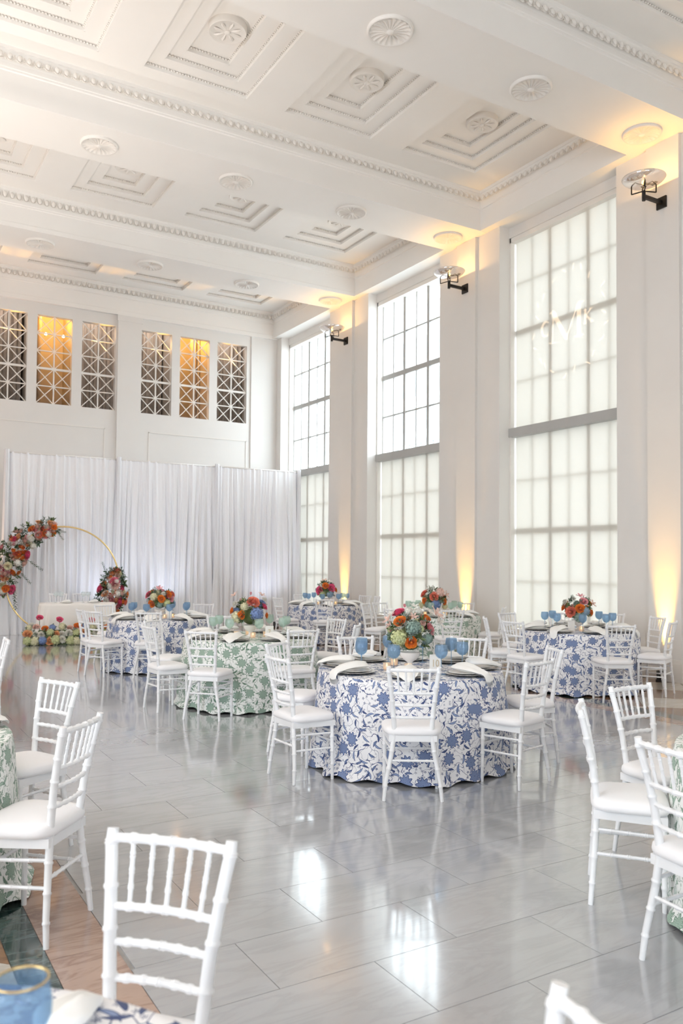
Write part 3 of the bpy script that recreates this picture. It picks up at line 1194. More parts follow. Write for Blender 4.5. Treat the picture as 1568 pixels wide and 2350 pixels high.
def round_table(k, mat, label, seed, drop=True):
    cx, cy = TABLE[k]
    root = empty('round_table', (cx, cy, 0), 0, label, 'table', 'round dining tables')
    rg_ = random.Random(seed)
    ph = [rg_.uniform(0, TAU) for _ in range(6)]
    NA, NZ = 144, 22
    fl = front_of[k]
    v, uv = [], []

    def ripple(a):
        return (.5 * math.sin(9 * a + ph[0]) + .32 * math.sin(14 * a + ph[1]) + .25 * math.sin(5 * a + ph[2]) + .2 * math.sin(23 * a + ph[3]))

    rows = []
    rad_top = [.001, .2, .4, .6, .70, .745, TR - .004]
    for r in rad_top:
        z = TH if r < .745 else TH - .002
        rows.append([(r * math.cos(TAU * i / NA), r * math.sin(TAU * i / NA), z) for i in range(NA)])
    for jz in range(NZ + 1):
        q = jz / NZ
        row = []
        for i in range(NA):
            a = TAU * i / NA
            z = TH - .006 - (TH - .012) * q
            fold = ripple(a) * (.006 + .042 * q ** 1.2) * min(1, q * 3)
            r = TR + .010 * min(1, q * 12) + .055 * q + fold
            for (fa, fd) in fl:
                da = abs((a - fa + PI) % TAU - PI)
                wdt = .225 / max(.6, fd)
                if da < wdt * 1.7 and fd < .95:
                    s_ = 1 if da < wdt else 1 - (da - wdt) / (wdt * .7)
                    # flat front edge of the seat and the front legs press the cloth in
                    lim = (fd - .015) / max(.75, math.cos(min(da, wdt)))
                    zt = min(1, max(0, (.66 - z) / .12))
                    if r > lim:
                        r = r + (lim - r) * s_ * zt
            if q > .9:       # hem breaks on the floor
                r += (q - .9) / .1 * (.030 + .030 * math.sin(7 * a + ph[4]) + .015 * math.sin(17 * a + ph[5]))
                z = max(.004, z - .0) + .012 * (q > .97) * (1 + math.sin(21 * a + ph[1]))
            row.append((r * math.cos(a), r * math.sin(a), z))
        rows.append(row)
    g = G()
    for row in rows:
        g.v += row
    for j_ in range(len(rows) - 1):
        for i in range(NA):
            g.f.append((j_ * NA + i, j_ * NA + (i + 1) % NA, (j_ + 1) * NA + (i + 1) % NA, (j_ + 1) * NA + i))
    me = g.mesh('tablecloth', mat, True)
    lay = me.uv_layers.new(name='UVMap')
    nt = len(rad_top)
    for poly in me.polygons:
        base_i = poly.vertices[0] % NA
        for li in poly.loop_indices:
            vi = me.loops[li].vertex_index
            j_, i = divmod(vi, NA)
            p = me.vertices[vi].co
            jmin = min(x // NA for x in poly.vertices)
            if jmin < nt - 1:
                u_, v_ = p.x + 11, p.y + 7
            else:
                if base_i == NA - 1 and i == 0:
                    i = NA
                u_, v_ = TAU * i / NA * .80 + seed * 3.3, (TH - p.z) + 2
            lay.data[li].uv = (u_, v_)
    inst('tablecloth', me, root)
    G().lathe([(.001, .70), (.745, .70), (.745, .750), (.001, .750)], 32).obj('tabletop', 'brown_marble', root)
    g = G()
    g.lathe([(.03, .05), (.03, .70)], 10)
    g.bar((-.3, 0, .03), (.3, 0, .03), .06, .05)
    g.bar((0, -.3, .03), (0, .3, .03), .06, .05)
    g.obj('pedestal', 'dark_metal', root)
    return root


TNAME = {1: 'blue floral table with card 10', 2: 'green floral table with card 7', 3: 'blue table near the flower hoop', 4: 'blue table by the far window',
         5: 'green table below middle window', 6: 'blue table below nearest window', 7: 'green table at left edge', 8: 'green table at right edge', 9: 'blue table at bottom left corner'}
round_table(1, 'blue_chintz', 'round table in white cloth with blue flower print, number 10, centre of hall', 1)
round_table(2, 'green_chintz', 'round table in green flower print cloth with card 7, left of table 10', 2)
round_table(3, 'blue_chintz', 'round table in blue flower print cloth nearest the flower hoop', 3)
round_table(4, 'blue_chintz', 'round table in blue flower print cloth farthest back by the far window', 4)
round_table(5, 'green_chintz', 'round table in green flower print cloth below the middle tall window', 5)
round_table(6, 'blue_chintz', 'round table in blue flower print cloth below the nearest tall window', 6)
round_table(7, 'green_chintz', 'round table in green flower print cloth cut by the left edge', 7)
round_table(8, 'green_chintz', 'round table in green flower print cloth cut by the right edge', 8)
round_table(9, 'blue_chintz', 'round table in blue flower print cloth in bottom left corner', 9)

# ------------------------------------------------------------------ tableware
gob = {}


def make_goblet(mat):
    b = G().lathe([(.004, .125), (.022, .129), (.041, .146), (.051, .170), (.052, .193), (.049, .216), (.046, .234), (.044, .234), (.047, .216), (.050, .193), (.049, .171), (.039, .149), (.020, .133), (.001, .129)], 20).mesh('bowl', mat, True)
    s_ = G().lathe([(.0042, .008), (.0036, .06), (.0042, .118), (.008, .127)], 10).mesh('stem', mat, True)
    f_ = G().lathe([(.001, .0), (.036, .0), (.037, .003), (.012, .006), (.004, .010)], 20).mesh('foot', mat, True)
    return b, s_, f_


for m_ in ('blue_glass', 'sage_glass', 'clear_glass'):
    gob[m_] = make_goblet(m_)
rim_me = G().lathe([(.0435, .2335), (.0465, .2335), (.0465, .2365), (.0435, .2365), (.0435, .2335)], 20).mesh('gold_rim', 'gold_metal', True)


def goblet(x, y, z, mat, s_=1.0, rim=False):
    o = empty('goblet', (x, y, z))
    o.scale = (s_, s_, s_)
    for me, nm in zip(gob[mat], ('bowl', 'stem', 'foot')):
        pt = inst(nm, me, o)
        if nm == 'bowl' and rim:
            inst('gold_rim', rim_me, pt)
    return o


ch_me = G().lathe([(.001, .004), (.10, .004), (.13, .008), (.163, .016), (.166, .019), (.162, .021), (.128, .013), (.10, .009), (.001, .009)], 32).mesh('charger', 'charger_metal', True)
pl_me = G().lathe([(.001, .014), (.085, .014), (.130, .026), (.133, .029), (.128, .030), (.085, .019), (.001, .018)], 32).mesh('plate', 'white_ceramic', True)


def make_napkin(seed, tail):
    q = random.Random(seed)
    ph = [q.uniform(0, TAU) for _ in range(5)]

    def fn(u, v):
        # u across, v along from table centre to the table edge
        L = .22 + tail
        s_ = v * L - .10
        endf = max(.02, 1 - abs(2 * v - 1) ** 5) ** .5
        wd = (.095 + .018 * math.sin(5 * v + ph[0]) - .035 * v) * endf
        a = u * TAU
        x = math.cos(a) * wd + .012 * math.sin(6 * v + ph[1])
        th = (.026 * (1 - v * .6) + .006 * math.sin(9 * v + ph[2]) * math.cos(2 * a + ph[3])) * endf
        z = math.sin(a) * th + .006 * math.sin(3 * a + ph[4]) * endf + .008 * math.sin(x * 70 + ph[4]) * max(0, math.sin(a)) * endf
        y = s_
        drop = 0
        over = s_ - .160
        if over > 0:        # falls softly over the edge of the table
            ph_ = min(over / .045, 1.45)
            y = .160 + .045 * math.sin(ph_)
            drop = .045 * (1 - math.cos(ph_)) + max(0, over - .045 * 1.45)
        return (x, y, .054 + z * (1 if over < 0 else .7) - drop - .026 * max(0, min(1, (s_ + .02) / .17)) ** 2)
    return G().grid(fn, 24, 18, True).mesh('napkin', 'linen', True)


nap = [make_napkin(k, tl) for k, tl in enumerate((.10, .16, .06))]
fork_me = G().box(-.008, .008, -.10, .10, 0, .004).mesh('flatware', 'charger_metal')
vot_me = G().lathe([(.001, .002), (.027, .002), (.030, .008), (.033, .062), (.031, .062), (.028, .010), (.001, .008)], 14).mesh('votive_cup', 'votive_glass', True)
wax_me = G().lathe([(.001, .030), (.026, .030), (.026, .010)], 12).mesh('wax', 'candle_glow', True)
fl_me = G().lathe([(.001, .031), (.005, .037), (.006, .043), (.003, .052), (.0005, .060)], 8).mesh('flame', 'flame', True)


def votive(x, y, z):
    o = empty('votive_candle', (x, y, z))
    inst('votive_cup', vot_me, o)
    wx = inst('wax', wax_me, o)
    inst('flame', fl_me, wx)
    return o


def place_settings(k, angs, glass, every=1, gscale=1.0):
    cx, cy = TABLE[k]
    pl, np_, gl, ex = [], [], [], []
    for i, a in enumerate(angs):
        ca, sa = math.cos(a), math.sin(a)
        r = .575
        p = empty('charger_plate', (cx + ca * r, cy + sa * r, TH + .002), a - PI / 2)
        inst('charger', ch_me, p)
        inst('plate', pl_me, p)
        pl.append(p)
        n_ = inst('napkin', nap[i % 3], None, (cx + ca * r, cy + sa * r, TH + .006), (0, 0, a - PI / 2), (1.1, 1.1, 1.1))
        np_.append(n_)
        da = -.26
        gl.append(goblet(cx + math.cos(a + da) * .44, cy + math.sin(a + da) * .44, TH + .001, glass, gscale))
    T_ = TNAME[k]
    label_row(pl, 'silver rimmed plate under napkin on ' + T_, 'plate', 'place settings on ' + T_)
    label_row(np_, 'white linen napkin on ' + T_, 'napkin', 'napkins on ' + T_)
    c_ = {'blue_glass': 'blue', 'sage_glass': 'sage green'}[glass]
    label_row(gl, c_ + ' stemmed goblet on ' + T_, 'goblet', 'goblets on ' + T_)


def chair_angles(k, base=None):
    if base is not None:
        return [base + TAU * i / 8 for i in range(8)]
    return sorted(a for a, _ in front_of[k])


def to_cam(k):
    cx, cy = TABLE[k]
    return math.atan2(-cy, -cx)


place_settings(1, [to_cam(1) + o_ for o_ in (-.03, .86, 1.63, 2.45, 3.14, 3.85, 4.62, 5.42)], 'blue_glass')
place_settings(2, [to_cam(2) - .30 + TAU * i / 8 for i in range(8)], 'sage_glass')
place_settings(3, [to_cam(3) - .2 + TAU * i / 8 for i in range(8)], 'blue_glass')
place_settings(4, [to_cam(4) + .1 + TAU * i / 8 for i in range(8)], 'blue_glass')
place_settings(5, [to_cam(5) + .15 + TAU * i / 8 for i in range(8)], 'sage_glass')
place_settings(6, [to_cam(6) + .38 + TAU * i / 8 for i in range(8)], 'blue_glass')

# the few settings that show of the three cut off tables
d8 = Vector((-.95, .35)).normalized()
n_ = inst('napkin', nap[1], None, (TABLE[8][0] + d8.x * .585, TABLE[8][1] + d8.y * .585, TH + .006), (0, 0, math.atan2(d8.y, d8.x) - PI / 2))
tag(n_, 'white linen napkin falling over edge of green table at right edge', 'napkin')
p = empty('charger_plate', (TABLE[8][0] + d8.x * .575, TABLE[8][1] + d8.y * .575, TH + .002), 0, 'silver rimmed plate on green table at right edge', 'plate')
inst('charger', ch_me, p)
inst('plate', pl_me, p)
d7 = Vector((.75, .12)).normalized()
n_ = inst('napkin', nap[0], None, (TABLE[7][0] + d7.x * .585, TABLE[7][1] + d7.y * .585, TH + .006), (0, 0, math.atan2(d7.y, d7.x) - PI / 2))
tag(n_, 'white linen napkin falling over edge of green table at left edge', 'napkin')
p = empty('charger_plate', (TABLE[7][0] + d7.x * .575, TABLE[7][1] + d7.y * .575, TH + .002), 0, 'silver rimmed plate on green table at left edge', 'plate')
inst('charger', ch_me, p)
inst('plate', pl_me, p)
tag(goblet(.25, 1.40, TH + .001, 'blue_glass', .93, True), 'blurred blue goblet with gold rim in bottom left corner', 'goblet')
n_ = inst('napkin', nap[2], None, (.37, 1.63, TH - .012), (0, 0, R(-55)), (.5, .6, .8))
tag(n_, 'white linen napkin beside the blurred blue goblet', 'napkin')

# ------------------------------------------------------------------ flowers
def petal(g, ang, r0, lean, L, w, cup=.5, curl=.15, z0=0, nu=4, nv=3):
    ca, sa = math.cos(ang), math.sin(ang)
    sl, cl = math.sin(lean), math.cos(lean)
    v = []
    for j_ in range(nv + 1):
        q = j_ / nv
        for i in range(nu + 1):
            u = i / nu * 2 - 1
            ww = w * (math.sin(PI * (.16 + .60 * q)) ** .7)
            side = u * ww
            bend = cup * ww * u * u
            out = r0 + sl * L * q - bend * cl * .9 + curl * L * q * q * q
            up = z0 + cl * L * q + bend * sl * .4 - (.1 * L * abs(u) ** 3 if q == 1 else 0)
            v.append((ca * out - sa * side, sa * out + ca * side, up))
    W = nu + 1
    g.add(v, [(j_ * W + i, j_ * W + i + 1, (j_ + 1) * W + i + 1, (j_ + 1) * W + i) for j_ in range(nv) for i in range(nu)])


def rose_g(n=30, openness=1.0, seed=1):
    q = random.Random(seed)
    g = G()
    for i in range(n):
        t_ = i / (n - 1)
        if i == 0:
            g.sphere((0, 0, .16), .30, 9, 6, (1, 1, .95))
        petal(g, i * 2.39996 + q.uniform(-.1, .1), .16 + .26 * t_, R(3 + 50 * openness * t_), .55 + .22 * t_, .24 + .42 * t_, .62, -.04 + .12 * t_ * openness, -.02 - .30 * t_, 4, 3)
    return g


def hydrangea_g(n=120, seed=2):
    q = random.Random(seed)
    g = G()
    g.sphere((0, 0, 0), .80, 10, 7)
    for i in range(n):
        z = 1 - 1.75 * (i + .5) / n
        rr = math.sqrt(max(0, 1 - z * z))
        a = i * 2.39996
        nrm = (Vector((rr * math.cos(a), rr * math.sin(a), z)) + Vector((q.uniform(-.14, .14), q.uniform(-.14, .14), q.uniform(-.14, .14)))).normalized()
        c = nrm * (.86 + q.uniform(-.05, .08))
        nrm2 = (nrm + Vector((q.uniform(-.35, .35), q.uniform(-.35, .35), q.uniform(-.35, .35)))).normalized()
        x = nrm2.orthogonal().normalized()
        y = nrm2.cross(x)
        tw = q.uniform(0, TAU)
        for k in range(4):
            b = tw + k * PI / 2
            d = x * math.cos(b) + y * math.sin(b)
            e = x * -math.sin(b) + y * math.cos(b)
            s_ = .150
            g.add([c + nrm * .05, c + d * s_ * .5 + e * s_ * .55 + nrm * .06, c + d * s_ * 1.0 + e * s_ * .35 + nrm * .05, c + d * s_ * 1.0 - e * s_ * .35 + nrm * .05, c + d * s_ * .5 - e * s_ * .55 + nrm * .06], [(0, 1, 2, 3, 4)])
    return g


def mum_g(seed=3):
    g = G()
    n = 60
    for i in range(n):
        t_ = i / (n - 1)
        petal(g, i * 2.39996, .02 + .30 * t_, R(3 + 100 * t_), .75 - .1 * t_, .15, .5, -.05, -.12 - .1 * t_, 2, 2)
    return g


def lily_g():
    g = G()
    for k in range(6):
        petal(g, TAU * k / 6, .02, R(62 if k % 2 else 55), 1.15, .27, .35, .22, 0, 3, 4)
    for k in range(5):
        a = TAU * k / 5
        g.tube([(0, 0, 0), (.18 * math.cos(a), .18 * math.sin(a), .55)], .018, 4)
    return g


def bud_g():
    g = G()
    for k in range(7):
        petal(g, k * 2.4, .02 + .015 * k, R(2 + 3 * k), .9, .26 + .02 * k, .8, -.06, -.3, 3, 3)
    return g


SHAPE = {'rose': rose_g(), 'peony': rose_g(34, 1.18, 5), 'ranunculus': rose_g(34, .82, 9), 'hydrangea': hydrangea_g(), 'mum': mum_g(), 'lily': lily_g(), 'bud': bud_g()}
bloom_cache = {}


def bloom_me(kind, colr):
    key = (kind, colr)
    if key not in bloom_cache:
        bloom_cache[key] = SHAPE[kind].mesh(kind, 'petal_' + colr, True)
    return bloom_cache[key]


def orient(nrm, spin):
    n_ = Vector(nrm).normalized()
    return (n_.to_track_quat('Z', 'Y').to_matrix() @ Matrix.Rotation(spin, 3, 'Z')).to_euler()


def bloom(parent, kind, colr, p, nrm, r, q=rnd):
    return inst(kind, bloom_me(kind, colr), parent, p, orient(nrm, q.uniform(0, TAU)), (r, r, r))


def sprig_g(n, L, lw, seed, droop=.2):
    q = random.Random(seed)
    g = G()
    pts = [(math.sin(t_ * 2 + seed) * .06 * t_, math.cos(t_ * 3 + seed) * .05 * t_, L * (t_ - droop * t_ * t_)) for t_ in [i / 5 for i in range(6)]]
    g.tube(pts, [.035, .03, .025, .02, .015, .01], 4)
    for i in range(n):
        t_ = .2 + .8 * i / n
        c = Vector((0, 0, L * (t_ - droop * t_ * t_)))
        a = i * 2.4 + q.uniform(-.4, .4)
        d = Vector((math.cos(a), math.sin(a), .55 + q.uniform(-.2, .4))).normalized()
        s_ = d.cross(Vector((0, 0, 1))).normalized()
        ll = lw * q.uniform(1.6, 2.3)
        b = d.cross(s_)
        g.add([c, c + d * ll * .45 + s_ * lw * .5 + b * .05, c + d * ll, c + d * ll * .45 - s_ * lw * .5 + b * .05, c + d * ll * .5 - b * .04], [(0, 1, 4), (1, 2, 4), (2, 3, 4), (3, 0, 4)])
    return g


SPR = [sprig_g(9, 1.6, .42, 1).mesh('leaf_sprig', 'leaf_dark'), sprig_g(12, 2.0, .26, 2).mesh('leaf_sprig', 'leaf_grey'), sprig_g(8, 1.4, .5, 3).mesh('leaf_sprig', 'leaf_olive')]
TRAIL = sprig_g(26, 4.2, .24, 6, .05).mesh('leaf_trail', 'leaf_dark')


def sprig(parent, p, nrm, s_, q=rnd, k=None):
    return inst('leaf_sprig', SPR[k if k is not None else q.randrange(3)], parent, p, orient(nrm, q.uniform(0, TAU)), (s_, s_, s_))


def centerpiece(k, blooms, label, scale, seed, bowl='compote', z_c=.30):
    """blooms: (dx across the view, dz up, size, kind, colour[, depth])"""
    cx, cy = TABLE[k]
    q = random.Random(seed)
    rz = math.atan2(-cx, cy)          # local -y looks back along the sight line
    root = empty('centerpiece', (cx, cy, TH + .001), rz, label, 'flowers', 'flower centrepieces on the tables')
    if bowl == 'compote':
        G().lathe([(.001, 0), (.055, 0), (.056, .008), (.030, .030), (.022, .052), (.030, .066), (.065, .090), (.095, .125), (.102, .165), (.097, .166), (.088, .130), (.055, .095), (.001, .085)], 24).obj('compote_bowl', 'white_ceramic', root, 'auto').scale = (.85, .85, .82)
    else:
        G().lathe([(.001, 0), (.062, 0), (.075, .05), (.085, .150), (.080, .150), (.070, .05), (.001, .02)], 24).obj('vase', 'white_ceramic', root, 'auto')
    C = Vector((0, 0, z_c))
    RR = .17 * scale
    for b in blooms:
        dx, dz, r, kind, colr = b[:5]
        dd = RR * RR - dx * dx - dz * dz
        dep = b[5] if len(b) > 5 else (-math.sqrt(dd) if dd > 0 else -.02)
        p = Vector((dx, dep, z_c + dz))
        nrm = Vector((dx, dep - .06, dz + .03))
        bloom(root, kind, colr, p, nrm, r, q)
    # back and sides of the dome, seen from elsewhere in the hall
    kinds = [(b[3], b[4], b[2]) for b in blooms if b[3] in ('rose', 'peony', 'ranunculus', 'hydrangea')]
    for i in range(10):
        a = PI * (.02 + .96 * (i + .5) / 10)
        el = q.uniform(-.2, .8)
        n_ = Vector((math.cos(a) * math.cos(el), math.sin(a) * math.cos(el), math.sin(el)))
        kd, cl, r = kinds[i % len(kinds)]
        bloom(root, kd, cl, C + n_ * RR, n_, min(r, .05), q)
    for i in range(46):
        a = q.uniform(0, TAU)
        el = q.uniform(-.6, 1.2)
        n_ = Vector((math.cos(a) * math.cos(el), math.sin(a) * math.cos(el), math.sin(el)))
        sprig(root, C + n_ * RR * .72, n_ + Vector((0, 0, -.15)), .05 * scale * q.uniform(.8, 1.25), q)
    g = G()
    g.sphere((0, 0, z_c - .03), RR * .62, 12, 8)
    g.obj('greenery_core', 'leaf_olive', root, True)
    return root


# offsets in metres from the middle of the dome, measured on the photograph
px1 = 6.9 / 1881
c1 = [(-22, 30, 15, 'rose', 'orange'), (3, -14, 14.5, 'rose', 'orange'), (-27, 49, 15, 'peony', 'hotpink'), (-24, -5, 20, 'hydrangea', 'limecream'), (46, 13, 14, 'peony', 'pink'),
      (38, 37, 11, 'ranunculus', 'orange'), (-4, 52, 11, 'hydrangea', 'white'), (18, 51, 10, 'hydrangea', 'white'), (8, 18, 19, 'hydrangea', 'teal'), (24, 15, 9, 'hydrangea', 'limecream'),
      (58, 45, 16, 'lily', 'blush'), (63, 28, 16, 'lily', 'white'), (-12, 64, 9, 'bud', 'pink'), (-48, 32, 12, 'lily', 'blush'), (25, 43, 8, 'bud', 'blush'), (40, -8, 13, 'hydrangea', 'teal'), (30, 60, 7, 'bud', 'white'),
      (-42, 8, 9, 'bud', 'blush'), (20, -14, 10, 'mum', 'white'), (-14, 40, 9, 'mum', 'white'), (8, 40, 9, 'lily', 'blush'), (30, 28, 9, 'mum', 'blush'), (-40, 44, 9, 'lily', 'white'), (10, 62, 10, 'lily', 'white'), (-45, 20, 9, 'lily', 'blush'), (44, 50, 9, 'lily', 'white'), (52, 4, 8, 'bud', 'white')]
centerpiece(1, [(a * px1, b * px1, r * px1, kd, cl) for a, b, r, kd, cl in c1], 'bouquet of orange roses, cream hydrangea and pink lilies on table 10', 1.0, 11, z_c=.285)
px2 = 9.7 / 1881
c2 = [(14, 0, 16, 'hydrangea', 'blue'), (6, 26, 14, 'peony', 'coral'), (-42, 6, 8, 'rose', 'orange'), (-20, -3, 10, 'rose', 'orange'), (36, -5, 7, 'rose', 'orange'), (31, 15, 9, 'peony', 'hotpink'),
      (-30, -8, 14, 'hydrangea', 'cream'), (-14, 16, 10, 'hydrangea', 'cream'), (-36, 22, 9, 'mum', 'white'), (0, 44, 8, 'bud', 'pink'), (-36, 40, 8, 'lily', 'blush'), (24, 40, 8, 'lily', 'blush'), (32, 32, 8, 'mum', 'white'), (-22, 30, 7, 'bud', 'blush'), (16, -18, 9, 'hydrangea', 'limecream')]
centerpiece(2, [(a * px2, b * px2, r * px2, kd, cl) for a, b, r, kd, cl in c2], 'bouquet with blue hydrangea and coral peony on green table 7', 1.0, 12, z_c=.275)
px3 = 12.7 / 1881
c3 = [(-18, -10, 9, 'rose', 'orange'), (3, 2, 9, 'rose', 'orange'), (18, 12, 9, 'rose', 'orange'), (-26, 10, 9, 'peony', 'hotpink'), (24, 3, 9, 'peony', 'pink'), (-14, 6, 9, 'hydrangea', 'cream'), (15, -8, 9, 'hydrangea', 'limecream'),
      (-2, 24, 7, 'lily', 'pink'), (0, -12, 8, 'hydrangea', 'teal'), (8, 14, 6, 'mum', 'white'), (28, 12, 7, 'peony', 'coral')]
centerpiece(3, [(a * px3, b * px3, r * px3, kd, cl) for a, b, r, kd, cl in c3], 'bouquet of orange and pink roses on blue table near the flower hoop', 1.05, 13, z_c=.29)
px4 = 17 / 1881
c4 = [(-15, -1, 9, 'peony', 'hotpink'), (12, 5, 9, 'peony', 'hotpink'), (-1, 10, 8, 'rose', 'orange'), (9, -9, 9, 'hydrangea', 'paleblue'), (-8, -10, 8, 'hydrangea', 'limecream'), (22, 0, 6, 'rose', 'orange'), (-4, 20, 7, 'lily', 'blush'), (8, 18, 6, 'lily', 'white'), (-10, 12, 6, 'mum', 'white')]
centerpiece(4, [(a * px4, b * px4, r * px4, kd, cl) for a, b, r, kd, cl in c4], 'small bouquet of hot pink peonies on the farthest blue table', 1.05, 14, z_c=.30)
px5 = 13.9 / 1881
c5 = [(-24, 12, 9, 'peony', 'coral'), (0, 7, 10, 'peony', 'coral'), (-21, -3, 8, 'rose', 'orange'), (22, -5, 8, 'rose', 'orange'), (12, 15, 12, 'hydrangea', 'blush'), (4, -11, 12, 'hydrangea', 'blue'), (-13, -12, 9, 'hydrangea', 'teal'), (26, 10, 8, 'lily', 'blush'), (-8, 22, 9, 'lily', 'white'), (24, -16, 7, 'hydrangea', 'cream'), (-28, -14, 8, 'hydrangea', 'cream')]
centerpiece(5, [(a * px5, b * px5, r * px5, kd, cl) for a, b, r, kd, cl in c5], 'bouquet of coral peonies and blue hydrangea on green table below middle window', 1.08, 15, 'vase', .27)
px6 = 11 / 1881
c6 = [(4, 4, 11, 'rose', 'orange'), (-17, -4, 12, 'peony', 'coral'), (-33, 4, 8, 'rose', 'orange'), (26, -6, 8, 'rose', 'orange'), (11, 20, 10, 'peony', 'pink'), (3, -15, 13, 'hydrangea', 'teal'), (16, -2, 10, 'hydrangea', 'paleblue'), (-30, 18, 9, 'mum', 'white'), (-12, 10, 8, 'bud', 'blush'), (4, 30, 8, 'lily', 'pink'), (30, 14, 8, 'lily', 'blush'), (-10, 26, 6, 'mum', 'white')]
centerpiece(6, [(a * px6, b * px6, r * px6, kd, cl) for a, b, r, kd, cl in c6], 'bouquet of orange roses and coral peony on blue table below nearest window', 1.0, 16, z_c=.27)

# votive candles and number cards
for k, offs in {1: ((-.20, -.14), (-.03, -.20), (.22, -.02), (-.12, .16)), 2: ((-.16, -.04), (.05, -.18), (.18, .0), (-.05, .2)), 3: ((-.14, -.1), (.1, -.12), (.19, .05)),
                4: ((-.15, -.08), (.02, -.18), (.12, -.16), (.2, .02)), 5: ((-.16, -.08), (.14, -.14), (.2, .06)), 6: ((-.22, .02), (-.02, -.2), (.2, -.08))}.items():
    cx, cy = TABLE[k]
    s_, c_ = math.sin(THETA), math.cos(THETA)
    L_ = [votive(cx + c_ * a + s_ * b, cy - s_ * a + c_ * b, TH + .001) for a, b in offs]
    label_row(L_, 'lit votive candle on ' + TNAME[k], 'candle', 'votive candles on ' + TNAME[k])


def number_card(k, txt, dx, dy, label):
    cx, cy = TABLE[k]
    s_, c_ = math.sin(THETA), math.cos(THETA)
    root = empty('number_card', (cx + c_ * dx + s_ * dy, cy - s_ * dx + c_ * dy, TH + .001), -THETA * .9, label, 'card')
    g = G()
    g.box(-.048, .048, -.002, .002, .0, .135)
    g.bar((0, 0, .004), (0, .05, .004), .05, .006)
    cd = g.obj('card', 'card_stock', root)
    if txt:
        cu = bpy.data.curves.new('number_font', 'FONT')
        cu.body = txt
        cu.size = .085
        cu.align_x = 'CENTER'
        cu.extrude = .0008
        cu.space_character = 1.05
        cu.materials.append(MAT['gold_ink'])
        tmp = bpy.data.objects.new('number_font', cu)
        me = bpy.data.meshes.new_from_object(tmp)
        bpy.data.objects.remove(tmp)
        me.name = 'number'
        inst('number', me, cd, (0, -.0035, .035), (R(90), 0, 0), (.75, 1, 1))
    return root


number_card(1, '10', .195, -.17, 'white card with gold number 10 beside the bouquet')
number_card(2, '7', .235, -.12, 'white card with gold number 7 on green table')
number_card(6, '', -.13, -.12, 'blank looking white card on blue table below nearest window')
number_card(3, '', .16, -.10, 'blank looking white card on blue table near the flower hoop')

# ------------------------------------------------------------------ gallery grilles, curtains and lamps
def lattice(x0, x1, label):
    root = empty('lattice_grille', ((x0 + x1) / 2, YW + .07, LZ0), 0, label, 'grille', 'gallery grilles')
    w, h = x1 - x0, LZ1 - LZ0
    M_ = 'trim_paint'
    hw = w / 2
    rh = h / 5
    G().bar((0, 0, 0), (0, 0, h), .030, .03, (0, 1, 0)).obj('upright', M_, root)
    for k in (1, 2, 3, 4):
        t_ = .052 if k == 2 else .026
        G().bar((-hw, 0, rh * k), (hw, 0, rh * k), .028, t_).obj('crossbar', M_, root)
    for k in range(5):
        for sx in (-1, 1):
            a, b = (0, sx * hw)
            G().bar((a, .0, rh * k), (b, .0, rh * (k + 1)), .022, .020).obj('diagonal', M_, root)
            G().bar((a, .003, rh * (k + 1)), (b, .003, rh * k), .022, .020).obj('diagonal', M_, root)
    return root


names = ['white lattice grille cut by the left edge of the gallery', 'white lattice grille lit amber from behind at far left',
         'white lattice grille just left of the wall pilaster', 'white lattice grille just right of the wall pilaster',
         'white lattice grille lit amber from behind in right group', 'white lattice grille nearest the window corner']
for (x0, x1), nm in zip(LAT, names):
    lattice(x0, x1, nm)


def curtain(x0, x1, y, z0, z1, n, mat, name, amp=.03):
    g = G()
    g.grid(lambda u, v: (x0 + (x1 - x0) * u + .012 * math.sin(u * n * 9), y + amp * math.sin(u * n * TAU) + .4 * amp * math.sin(u * n * TAU * 2.3 + 1), z0 + (z1 - z0) * v), n * 8, 2)
    return g.obj(name, mat, None, True)


for (x0, x1), nm in zip(((1.7, 3.5), (3.62, 3.95), (4.65, 5.9), (6.0, 7.06), (7.16, 7.45), (7.85, 8.12), (8.2, 9.6)),
                        ('at far left', 'left of the lit recess at far left', 'right of the lit recess at far left', 'left of the lit recess in right group', 'at the left of the right lit recess', 'at the right of the right lit recess', 'nearest the window corner')):
    tag(curtain(x0, x1, 21.25, 4.82, 8.0, max(3, int((x1 - x0) * 9)), 'gallery_curtain', 'gallery_curtain', .035), 'brown pleated curtain behind the gallery grille, ' + nm, 'curtain', 'curtains in the gallery')

lamp_me = G().sphere((0, 0, 0), .035, 12, 8).mesh('globe', 'white_bulb', True)
arm_me = G().tube([(0, .12, -.02), (0, .06, -.03), (0, 0, -.03)], .008, 6).mesh('arm', 'dark_metal', True)
for x, nm in ((4.0, 'left'), (4.42, 'right')):
    o = empty('wall_lamp', (x, 20.92, 7.20), 0, 'small lit globe lamp in the amber recess, %s of the two' % nm, 'lamp', 'globe lamps in the gallery')
    inst('globe', lamp_me, o)
    inst('arm', arm_me, o)


def light(kind, name, loc, energy, color, radius=.05, rot=None, parent=None, **kw):
    l = bpy.data.lights.new(name, kind)
    l.energy = energy
    l.color = color
    l.shadow_soft_size = radius
    for k, v in kw.items():
        setattr(l, k, v)
    o = bpy.data.objects.new(name, l)
    col.objects.link(o)
    o.location = loc
    if rot:
        o.rotation_euler = rot
    if parent:
        o.parent = parent
    return o


